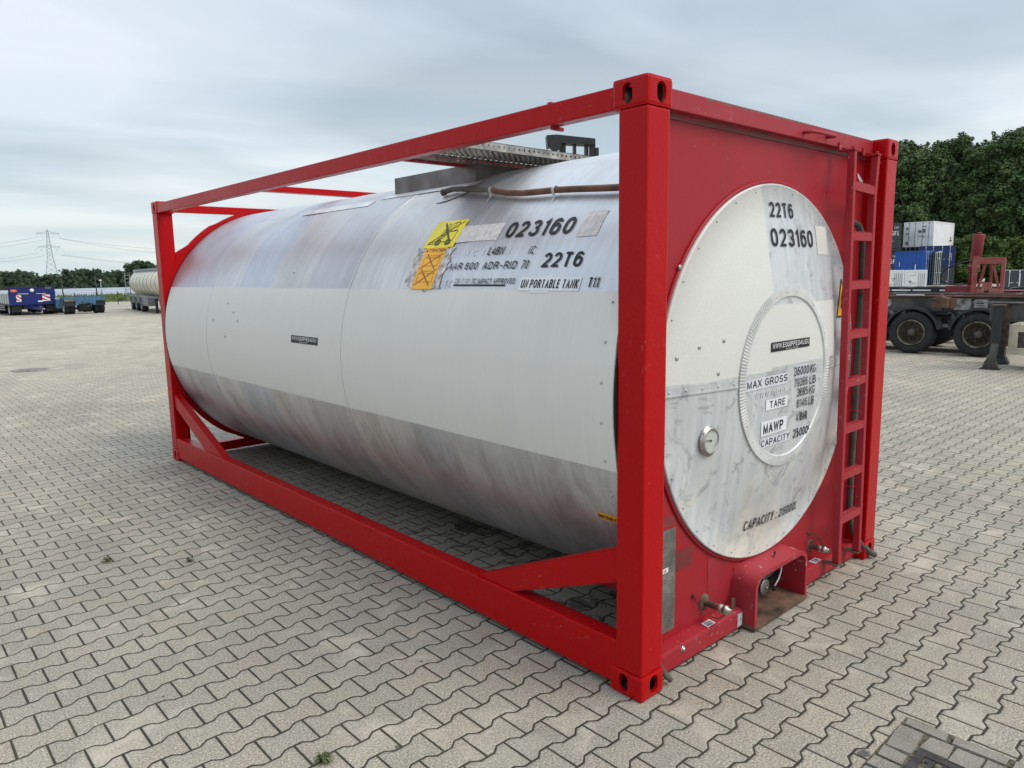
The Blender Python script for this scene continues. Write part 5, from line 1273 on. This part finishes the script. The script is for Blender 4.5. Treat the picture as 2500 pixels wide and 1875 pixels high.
def crown_mesh(seed, h0, h1, rad, nblob, nleaf, leaf, squash=1.0):
    rnd = random.Random(seed); bm = bmesh.new(); blobs = []
    for i in range(nblob):
        f_ = (i+rnd.random())/nblob; z_ = h0+(h1-h0)*f_; pr = rad*(sin(pi*min(1, f_*.80+.12)))**.6
        a = rnd.uniform(0, 2*pi); q = pr*rnd.uniform(.15, .85)
        blobs.append((Vector((cos(a)*q, sin(a)*q, z_)), rad*rnd.uniform(.16, .40)*(1.0-.35*f_)))
    blobs.append((Vector((rnd.uniform(-.1, .1)*rad, 0, h1-rad*.25)), rad*.26))
    for i in range(16):
        a = rnd.uniform(0, 2*pi); q = rad*rnd.uniform(.1, .8); blobs.append((Vector((cos(a)*q, sin(a)*q, h1-(h1-h0)*rnd.uniform(-.045, .14))), rad*rnd.uniform(.05, .13)))
    tot = sum(b_[1]**2 for b_ in blobs)
    for c, br in blobs:
        for i in range(int(nleaf*br*br/tot)):
            while True:
                d = Vector((rnd.uniform(-1, 1), rnd.uniform(-1, 1), rnd.uniform(-1, 1)))
                if .1 < d.length < 1: break
            d.normalize(); rr = br*rnd.uniform(.55, 1.25); p_ = c+Vector((d.x, d.y, d.z*squash))*rr
            n_ = (d+Vector((rnd.uniform(-.7, .7), rnd.uniform(-.7, .7), rnd.uniform(-.3, .9)))).normalized()
            a = n_.orthogonal().normalized(); b_ = n_.cross(a); s_ = leaf*rnd.uniform(.5, 1.3); th = rnd.uniform(0, pi); a, b_ = a*cos(th)+b_*sin(th), b_*cos(th)-a*sin(th)
            pts = [p_+a*s_, p_+b_*s_*.6, p_-a*s_, p_-b_*s_*.6]
            bm.faces.new([bm.verts.new(q) for q in pts])
    me = bpy.data.meshes.new('crown'); bm.to_mesh(me); bm.free(); return me
def trunk_mesh(seed, h, r, limbs=5, h0=.3):
    rnd = random.Random(seed); t = MB(); top = Vector((rnd.uniform(-.3, .3), rnd.uniform(-.3, .3), h))
    t.tube([(0, 0, -.3), (0, 0, h*.25), top*.6, top], [r, r*.85, r*.5, r*.15], 7)
    for i in range(limbs):
        z_ = h*(h0+.5*i/limbs); a = rnd.uniform(0, 2*pi); l_ = h*rnd.uniform(.15, .28); c = Vector((top.x*z_/h, top.y*z_/h, z_))
        t.tube([c, c+Vector((cos(a)*l_*.5, sin(a)*l_*.5, l_*.45)), c+Vector((cos(a)*l_, sin(a)*l_, l_*1.0))], [r*.4, r*.25, r*.08], 5)
    return t.mesh('trunk')
def tree_proto(seed, h, h0, rad, nb, nl, leaf, lm, tr):
    cm = crown_mesh(seed, h0, h, rad, nb, nl, leaf); cm.materials.append(lm); tm = trunk_mesh(seed, h*.9, tr); tm.materials.append(M['bark']); return cm, tm
def put_tree(pr, x, y, z, s, rz, label, cat, group, name='tree', sz=None):
    R_ = thing(name, label, cat, (x, y, z), rz, group); R_.scale = (s, s, sz or s)
    for nm, me in (('crown', pr[0]), ('trunk', pr[1])):
        o = bpy.data.objects.new(nm, me); COL.objects.link(o); o.parent = R_
    return R_
TALL = [tree_proto(100+i, 20, 2.5, 3.5, 130, 28000, .21, LM, .26) for i in range(4)]
BUSH = [tree_proto(200+i, 5.5, .3, 3.0, 22, 5200, .20, LM2, .12) for i in range(2)]
FAR = [tree_proto(300+i, 8, .5, 2.9, 44, 5000, .26, LM3, .16) for i in range(4)]
rnd = random.Random(21)
# skyline of the wood: elevation of the tree tops by azimuth
SK = [(64, 6.6), (67, 7.4), (69.4, 8.0), (70.4, 8.15), (71.3, 7.75), (72.2, 7.95), (73.1, 8.1), (74.0, 7.6), (74.9, 7.5), (75.7, 8.1), (76.6, 7.9), (78, 8.0)]
i_ = 0
def TALL_LBL(az, row_):
    if row_: return 'dark tree crown glimpsed between the front trees of the wood'
    for lim, w_ in ((69, 'tall dark tree of the wood hidden behind the red frame'), (70.0, 'tall dark tree of the wood just right of the red frame, lowest of its row'), (71.0, 'tall dark tree rising above the dark grey container stack'), (72.0, 'tall dark tree rising directly above the white container'), (72.8, 'tall dark tree above the right end of the white container'), (73.7, 'high topped dark tree between the white container and the red ram'), (74.6, 'tall dark tree rising directly behind the red hydraulic ram'), (75.5, 'tall dark tree above the red headboard, slightly lower than its right neighbour'), (76.2, 'highest dark tree of the wood, right of the red headboard')):
        if az < lim: return w_
    return 'tall dark tree of the wood cut by the right edge of the photo' if az < 77 else 'tall dark tree of the wood just beyond the right edge of the photo'
for row_, (Dr, off) in enumerate(((128, 0), (135, .55))):
    for az, el in SK:
        i_ += 1; azz = az+off+rnd.uniform(-.15, .15); Dd = Dr+rnd.uniform(-2, 2); x, y = cam_at(azz, Dd); zg = gz(x, y)
        h_ = elz(el+(rnd.uniform(-.45, .15) if row_ == 0 else -.6), Dd)-zg
        put_tree(TALL[i_ % 4], x, y, zg, h_/20*rnd.uniform(.95, 1.15), rnd.uniform(0, 6), TALL_LBL(az, row_), 'tree', 'tall trees of the wood behind the containers', 'broadleaf_tree', h_/20)
for k_, (az, el, lb_) in enumerate(((73.35, 1.55, 'pale green bush just right of the navy container, left of the red ram'), (74.0, 1.75, 'taller pale green bush directly behind the red hydraulic ram'), (75.3, 1.35, 'low pale green bush behind the red headboard'), (76.35, 1.55, 'pale green bush above the far right dark container'), (77.6, 1.7, 'pale green bush at the right edge of the photo'))):
    x, y = cam_at(az, 118); zg = gz(x, y); h_ = elz(el, 118)-zg
    put_tree(BUSH[k_ % 2], x, y, zg, h_/5.5*1.0, rnd.uniform(0, 6), lb_, 'bush', 'bushes at the foot of the wood', 'bush', h_/5.5)
# far tree line on the left
SKL = [(5, .75), (5.8, .7), (6.6, .62), (7.3, .70), (7.8, .62), (8.2, .50), (8.6, .60), (9.0, .52), (9.4, .30), (9.8, .15), (10.15, .30), (10.5, .32), (10.8, .25), (11.15, .62), (11.55, .58), (11.9, .68), (12.3, .64), (12.7, .58), (13.1, .60), (13.6, .55), (14.1, .55), (14.6, .50), (15.3, .55), (16.2, .6), (17.2, .6)]
Df = 190
for row_ in range(2):
    for k_, (az, el) in enumerate(SKL):
        azz = az+row_*.22+rnd.uniform(-.05, .05); Dd = Df+row_*12+rnd.uniform(-4, 4); x, y = cam_at(azz, Dd); zg = gz(x, y)
        h_ = elz(el+rnd.uniform(-.08, .08)-.1*row_, Dd)-zg
        put_tree(FAR[(k_+row_) % 4], x, y, zg, h_/8*rnd.uniform(.75, .95) if h_ > 5 else .6, rnd.uniform(0, 6), 'small dark tree in the far tree line beyond the solar panels', 'tree', 'trees of the far tree line', 'distant_tree', h_/8)
for k_, (az, el, lb_) in enumerate(((15.0, .95, 'dark tree directly above the rear end of the cream tanker'), (15.5, 1.15, 'tallest dark tree above the middle of the cream tanker'), (16.1, 1.12, 'dark tree above the tanker, touching the red post'), (16.8, 1.0, 'dark tree mostly hidden behind the far red corner post'))):
    x, y = cam_at(az, 150); zg = gz(x, y); h_ = elz(el, 150)-zg
    put_tree(FAR[k_ % 4], x, y, zg, h_/8*.9, k_*1.3, lb_, 'tree', 'larger trees behind the tanker', 'distant_tree', h_/8)

# the far wood that closes the horizon behind the tank container: one mass
bm = bmesh.new(); rnd = random.Random(77)
for i in range(34):
    az = 17.6+i*1.36; Dd = 205+rnd.uniform(-12, 12); x, y = cam_at(az, Dd); zg = gz(x, y); sc_ = (elz(rnd.uniform(.5, 1.0)+max(0, (az-45))*.10, Dd)-zg)/8
    nv = len(bm.verts); bm.from_mesh(FAR[i % 4][0]); bm.verts.ensure_lookup_table()
    mt_ = Matrix.Translation((x, y, zg)) @ Matrix.Rotation(rnd.uniform(0, 6), 4, 'Z') @ Matrix.Diagonal((sc_*1.1, sc_*1.1, sc_, 1))
    bmesh.ops.transform(bm, matrix=mt_, verts=bm.verts[nv:])
me = bpy.data.meshes.new('far_wood'); bm.to_mesh(me); bm.free(); me.materials.clear(); o = link('far_wood', me, LM3)
tag(o, 'far-off wood along the horizon behind the tank container', 'wood', kind='stuff')

# ================================================================== PYLON AND CABLES
DP_ = 480; px_, py_ = cam_at(10.40, DP_); zb = gz(px_, py_); Hp = elz(3.26, DP_)-zb
PY = thing('electricity_pylon', 'grey lattice electricity pylon with two wide crossarms above the far trees', 'pylon', (px_, py_, zb), radians(-10))
t = MB(); wr_ = .16
def hw(z_): f_ = z_/Hp; return 2.7*(1-f_/.62)+.95 if f_ < .62 else .95*(1-(f_-.62)/.38)+.25
zs = [Hp*q for q in (0, .13, .25, .35, .44, .52, .58, .64, .70, .76, .81, .86, .91, .95, 1.0)]
for i in range(len(zs)-1):
    a, b_ = zs[i], zs[i+1]; ha, hb = hw(a), hw(b_)
    for sx, sy in ((1, 1), (1, -1), (-1, -1), (-1, 1)): t.bar((sx*ha, sy*ha, a), (sx*hb, sy*hb, b_), wr_*1.3, wr_*1.3)
    for k_ in range(4):
        c = [(1, 1), (1, -1), (-1, -1), (-1, 1)]; p1, p2 = c[k_], c[(k_+1) % 4]
        t.bar((p1[0]*ha, p1[1]*ha, a), (p2[0]*hb, p2[1]*hb, b_), wr_*.8, wr_*.8); t.bar((p2[0]*ha, p2[1]*ha, a), (p1[0]*hb, p1[1]*hb, b_), wr_*.8, wr_*.8)
t.obj('lattice_tower', M['pylon'], PY)
ARM = []
for zf, lw_, drop in ((.935, 5.6, 2.4), (.70, 5.6, 2.4)):
    z_ = Hp*zf; t = MB()
    for sx in (-1, 1):
        l_ = lw_*(1.0 if zf > .8 else .92)
        t.bar((sx*.5, 0, z_+1.0), (sx*l_, 0, z_+.1), wr_, wr_); t.bar((sx*.5, 0, z_-.1), (sx*l_, 0, z_), wr_, wr_)
        for q in (.3, .55, .8): t.bar((sx*l_*q, 0, z_), (sx*l_*(q-.12), 0, z_+1.0*(1-q)), wr_*.7, wr_*.7)
    t.obj('crossarm', M['pylon'], PY)
    for sx in (-1, 1):
        for q in ((.97, 1.20, .62) if zf < .8 else (.98, 1.2, .75)),:
            t = MB(); e_ = lw_
            if zf > .8: t.bar((sx*e_*.98-sx*.9, 0, z_), (sx*e_*1.12, 0, z_-drop), .12, .12) if sx > 0 else t.bar((sx*e_*.7, 0, z_), (sx*e_*1.0, 0, z_-drop), .12, .12); t.bar((sx*e_*.62, 0, z_), (sx*e_*.35, 0, z_-drop), .12, .12)
            if zf < .8: t.bar((sx*e_*.85, 0, z_), (sx*e_*1.25, 0, z_-drop), .12, .12); t.bar((sx*e_*.85, 0, z_), (sx*e_*.5, 0, z_-drop), .12, .12); t.bar((sx*e_*.45, 0, z_), (sx*e_*.75, 0, z_-drop), .12, .12)
            t.obj('insulator_string', M['pylon'], PY)
# cables: (side start on the pylon, target direction)
for k_, (az1, el1, zz_, off, sg) in enumerate(((0.0, 1.45, .935, -5.4, -1), (0.0, 1.15, .90, -1.5, -1), (0.0, .78, .66, -5.4, -1), (0.0, .55, .62, -2.2, -1),
                                            (22, 1.15, .92, 6.2, 1), (22, 1.75, .93, 5.0, 1), (22, .62, .64, 6.6, 1), (22, .52, .63, 5.2, 1))):
    a = Vector((px_+off, py_, zb+Hp*zz_-2.2)); x, y = cam_at(az1, 480 if sg < 0 else 520); b_ = Vector((x, y, elz(el1+.55, 480)))
    pts = []
    for i in range(25):
        f_ = i/24; p_ = a*(1-f_)+b_*f_; p_.z -= 7*4*f_*(1-f_)*(.45); pts.append(p_)
    t = MB(); t.tube(pts, .075, 4); o = t.obj('power_cable', M['wire']); tag(o, ('highest', 'second highest', 'third highest', 'lowest', 'second highest', 'highest', 'third highest', 'lowest')[k_]+' thin power cable running '+('left' if sg < 0 else 'right')+' from the pylon', 'power cable', 'overhead power cables')

# ================================================================== SOLAR FIELD, FENCE, POLES
SA = thing('solar_panel_array', 'long low row of pale grey solar panels beyond the grass on the left', 'solar panels', (27.25, 116.7, gz(27, 116)), radians(-6))
t = MB(); t.prism([(-34, 0, .25), (30, 0, .25), (30, 3.4, 1.35), (-34, 3.4, 1.10)], (0, .02, .05)); t.obj('panel', M['solar'], SA)
t = MB()
for i in range(22): t.box(-34+i*3, -33.9+i*3, 1.6, 1.7, 0, .75)
t.obj('support_legs', M['post'], SA)
FN = thing('mesh_fence', 'thin dark wire fence with short posts in front of the solar panels', 'fence', (0, 0, 0))
t = MB(); A = Vector((-2, 66, 0)); B = Vector((30, 74, 0))
npost = 18
for i in range(npost+1):
    p_ = A.lerp(B, i/npost); z_ = gz(p_.x, p_.y); o_ = MB(); o_.box(p_.x-.03, p_.x+.03, p_.y-.03, p_.y+.03, z_, z_+1.15); o_.obj('fence_post', M['post'], FN)
for zz_ in (.35, .75, 1.12): t.bar((A.x, A.y, gz(A.x, A.y)+zz_), (B.x, B.y, gz(B.x, B.y)+zz_), .015, .015)
t.obj('fence_wires', M['post'], FN)
for (az, lbl) in ((10.93, 'tall thin dark pole behind the blue chassis trailer, the left one'), (12.89, 'tall thin dark pole by the right end of the blue chassis trailer')):
    x, y = cam_at(az, 66); z_ = gz(x, y); P_ = thing('pole', lbl, 'pole', (x, y, z_), 0, 'tall thin poles by the fence'); t = MB(); t.tube([(0, 0, 0), (-.05, 0, elz(.12, 66)-z_)], [.055, .035], 8); t.obj('shaft', M['post'], P_)
    t = MB(); t.box(-.12, .12, -.12, .12, 0, .04); t.obj('base_plate', M['post'], P_)
x, y = cam_at(13.15, 95); z_ = gz(x, y); LP = thing('lamp_post', 'slim grey lamp post with a pale head among the far trees', 'lamp post', (x, y, z_))
t = MB(); t.tube([(0, 0, 0), (0, 0, elz(-.1, 95)-z_)], [.06, .04], 8); t.obj('shaft', M['pylon'], LP); t = MB(); t.box(-.14, .10, -.15, .15, elz(-.1, 95)-z_, elz(-.1, 95)-z_+.16, .03); t.obj('lamp_head', M['white_film'], LP)

# ================================================================== LEFT: PARKED TRAILERS
BT = thing('drawbar_trailer', 'royal blue drop-side trailer with red and white warning boards, parked at the left edge', 'trailer', (5.08, 51.5, gz(5, 51.5)), radians(1))
BP = M['blue_paint']
t = MB(); t.box(-.02, 2.42, 0, .08, .66, 1.68, .01); t.box(-.06, 2.46, -.03, .10, 1.34, 1.38); t.box(-.05, 2.45, -.04, .12, 1.66, 1.70); t.box(-.05, 2.45, -.04, .12, .64, .70)
for xx in (.72, 1.66, .0, 2.36): t.box(xx, xx+.05, -.03, .0, .70, 1.66)
t.obj('front_board', BP, BT)
t = MB(); t.box(-.04, .0, .12, 8.5, .72, 1.32); t.box(2.42, 2.46, .12, 8.5, .72, 1.32)
t.obj('side_board', M['alu_board'], BT)
t = MB()
for i in range(10): t.box(-.055, -.038, .6+i*.8, .63+i*.8, .72, 1.32)
t.obj('board_hinges', M['post'], BT)
t = MB(); t.box(0, 2.42, .1, 8.5, .60, .72); t.box(.7, .85, .1, 8.5, .35, .6); t.box(1.6, 1.75, .1, 8.5, .35, .6); t.obj('chassis_frame', M['dark_steel'], BT)
t = MB(); t.box(-.05, -.02, 1.6, 3.6, .30, .34); t.box(-.05, -.02, 1.6, 3.6, .42, .46); t.box(-.05, -.02, 1.6, 3.6, .54, .58); t.obj('side_guard', M['alu_board'], BT)
for yy in (.75, 4.3, 5.5): wheel(BT, .16, yy, .33, .26, -1, True, M['alu_board'], 20); wheel(BT, 2.26, yy, .33, .26, 1, True, M['alu_board'], 20)
for xx in (.12, 1.92): t = MB(); t.box(xx, xx+.50, .25, .27, .20, .58); t.obj('mud_flap', M['mud'], BT)
for xx, w_ in ((.34, .26), (1.70, .42)):
    wb = sheet(w_, .42, lambda u, v: (xx+u+(v*.0 if w_ < .3 else (.42-v)*.15*0), -.045, .83+v), 'warning_board', M['white_film'], BT)
    t = MB()
    for q in (-.25, .0, .25, .5, .75):
        pts = []
        for (u, v) in ((0, q+.10), (w_, q-.22+.10), (w_, q-.10+.10), (0, q+.12+.10)):
            pts.append((u, v))
        pts = [(u, min(max(v, 0), .42)) for u, v in pts]
        if max(v for u, v in pts)-min(v for u, v in pts) < .02: continue
        t.poly([(xx+u, -.050, .83+v) for u, v in pts])
    t.obj('red_stripes', simple('signal_red_film', (.45, .02, .02), .4), wb)
t = MB(); t.lathe([(0, -.01), (.11, -.01), (.11, 0)], (1.20, -.035, 1.50), 'y', 24); t.obj('round_label', M['white_film'], BT)
t = MB(); t.box(.45, 1.0, -.05, -.035, 1.29, 1.315); t.box(1.42, 1.9, -.05, -.035, 1.29, 1.315); t.box(1.46, 1.72, -.05, -.035, .79, .87); t.box(1.90, 2.26, -.05, -.035, 1.62, 1.635); t.obj('white_marking', M['white_film'], BT)
t = MB(); t.box(.10, .40, -.05, -.035, 1.42, 1.58); t.obj('orange_label', simple('orange_red_label', (.7, .16, .08), .5, var=.4, scale=14), BT)
t = MB(); t.bar((1.2-.3, -.05, .50), (1.35, -1.7, .40), .14, .16); t.bar((1.2+.3, -.05, .50), (1.35, -1.7, .40), .14, .16); t.obj('drawbar', BP, BT)
t = MB(); t.lathe([(.05, 0), (.10, .02), (.10, .06), (.05, .08)], (1.38, -1.75, .36), 'z', 14); t.box(1.30, 1.44, -1.7, -1.5, .34, .46, .02); t.obj('coupling', M['dull_steel'], BT)

BC = thing('roll_off_trailer', 'empty weathered steel-blue chassis trailer with black mudflaps behind the royal blue trailer', 'trailer', (7.62, 49.6, gz(7.6, 49.6)), radians(1))
SB = M['steel_blue']
t = MB(); t.prism([(-.06, -.02, 1.06), (2.24, -.02, 1.02), (2.24, -.02, .86), (1.9, -.02, .80), (.35, -.02, .88), (-.06, -.02, .95)], (0, .12, 0)); t.obj('front_bolster', SB, BC)
t = MB(); t.box(.1, .2, .1, 6.2, .92, 1.02); t.box(2.0, 2.1, .1, 6.2, .92, 1.02); t.box(.75, .88, -.01, 6.2, .62, .90); t.box(1.40, 1.53, -.01, 6.2, .62, .90); t.box(.6, 1.62, -.03, .08, .68, .84); t.box(.55, .72, -.04, .1, .55, .86); t.box(1.48, 1.66, -.04, .1, .55, .86); t.obj('frame_beam', SB, BC)
for xx in (-.02, 1.68):
    t = MB(); t.box(xx, xx+.56, .10, .13, .50, .80); t.obj('mud_flap', M['mud'], BC)
    t = MB(); t.box(xx+.02, xx+.54, .06, .16, .80, .92, .01); t.obj('mudguard', M['cream'], BC)
for yy in (.62, 3.3, 4.5): wheel(BC, .15, yy, .34, .27, -1, True, M['alu_board'], 20); wheel(BC, 2.10, yy, .34, .27, 1, True, M['alu_board'], 20)
t = MB(); t.tube([(.2, .62, .34), (2.0, .62, .34)], .08, 8); t.box(.8, 1.45, .3, .9, .25, .62, .03); t.obj('axle', M['dark_steel'], BC)
t = MB(); t.tube([(.9, -.05, .8), (1.0, -.15, .5), (1.15, -.2, .42), (1.3, -.1, .55)], .02, 6); t.obj('air_hose', M['dark_steel'], BC)
t = MB(); t.box(-.16, .12, 1.6, 3.1, .34, .92, .02); t.obj('toolbox', SB, BC); t = MB(); t.box(-.17, .1, 1.7, 2.6, .925, .99); t.obj('toolbox_rail', M['alu_board'], BC)

# white road tanker
TK = thing('road_tanker', 'cream road tanker semi-trailer with dark straps, parked left of the red frame', 'tanker trailer', (11.72, 48.8, gz(11.7, 48.8)), radians(-7.5))
# local y runs away from the camera to the rear of the tanker
t = MB(); cxk, czk, rk = 1.08, 1.80, .86
t.lathe([(0, 7.20), (.35, 7.15), (.65, 7.00), (rk-.02, 6.70), (rk, 6.5), (rk, -5.5), (.5, -5.9), (0, -6.0)], (cxk, 0, czk), 'y', 40); t.obj('barrel', M['cream_tank'], TK)
for i in range(9):
    t = MB(); y_ = 6.2-i*1.45; t.lathe([(rk, y_-.022), (rk+.012, y_-.022), (rk+.012, y_+.022), (rk, y_+.022)], (cxk, 0, czk), 'y', 40); t.obj('strap', M['tank_band'], TK)
t = MB(); t.box(cxk-.5, cxk-.46, -5.5, 6.8, czk+.66, czk+.93); t.box(cxk+.46, cxk+.50, -5.5, 5.3, czk+.66, czk+.93); t.box(cxk-.5, cxk+.5, -5.5, 5.3, czk+.78, czk+.82); t.obj('top_walkway', M['pylon'], TK)
t = MB(); t.box(.02, .06, -5, 6.8, .95, 1.02); t.box(.35, .5, -5.5, 6.8, .75, 1.0); t.box(1.6, 1.75, -5.5, 6.8, .75, 1.0); t.obj('chassis_frame', M['grey_box'], TK)
for yy in (.2, 2.35, 4.4): 
    wheel(TK, .17, yy, .45, .36, -1, False, M['pylon'], 24); wheel(TK, 1.98, yy, .45, .36, 1, False, M['pylon'], 24); arch_guard(TK, -.02, .36, yy, .45, .53, 5, 175, M['grey_box'])
t = MB(); t.box(-.04, .4, -2.6, -.6, .42, 1.0, .02); t.obj('side_locker', M['grey_box'], TK)
for xx in (.2, 1.8): t = MB(); t.box(xx, xx+.14, -3.8, -3.62, 0, .9); t.obj('landing_leg', M['dark_steel'], TK)
t = MB()
for xx in (.05, .35): t.bar((xx, 7.3, .5), (xx, 7.0, 2.5), .04, .04)
for i in range(8): t.bar((.05, 7.3-.035*i, .6+i*.25), (.35, 7.3-.035*i, .6+i*.25), .03, .03)
t.obj('rear_ladder', M['pylon'], TK)

# distant reach stacker head above the container
DM = 26.0; mx_, my_ = cam_at(46.95, DM)
RS = thing('reach_stacker', 'black steel lifting machine head rising behind the tank container', 'lifting machine', (mx_, my_, gz(mx_, my_)), radians(-47+8))
zt_ = elz(10.05, DM)-gz(mx_, my_)
t = MB(); t.prism([(-.85, -.1, zt_-.42), (-.88, -.1, zt_-.02), (-.55, -.1, zt_), (.2, -.1, zt_-.08), (.78, -.1, zt_-.14), (.78, -.1, zt_-.34), (-.1, -.1, zt_-.30), (-.35, -.1, zt_-.28)], (0, .5, 0)); t.obj('spreader_beam', M['dark_steel'], RS)
t = MB(); t.lathe([(.0, -.06), (.22, -.06), (.22, .0)], (-.60, -.10, zt_-.34), 'y', 20, smooth=False); t.obj('pulley', M['dark_steel'], RS)
t = MB()
for a in ((-.42, -.22), (.05, .14), (.45, .56), (.62, .80)): t.box(a[0], a[1], 0, .3, zt_-2.2, zt_-.26)
t.box(.74, .92, 0, .3, zt_-.70, zt_-.42, .02); t.obj('mast_rail', M['dark_steel'], RS)
t = MB(); t.box(-1.0, 1.0, -.2, 2.6, .6, 1.9, .1); t.box(-.6, .6, -.2, .3, 1.9, zt_-2.15, .02); t.obj('machine_body', M['dark_steel'], RS)
for xx in (-.95, .95):
    for yy in (.2, 2.1): wheel(RS, xx, yy, .6, .4, -1 if xx < 0 else 1, seg=20)
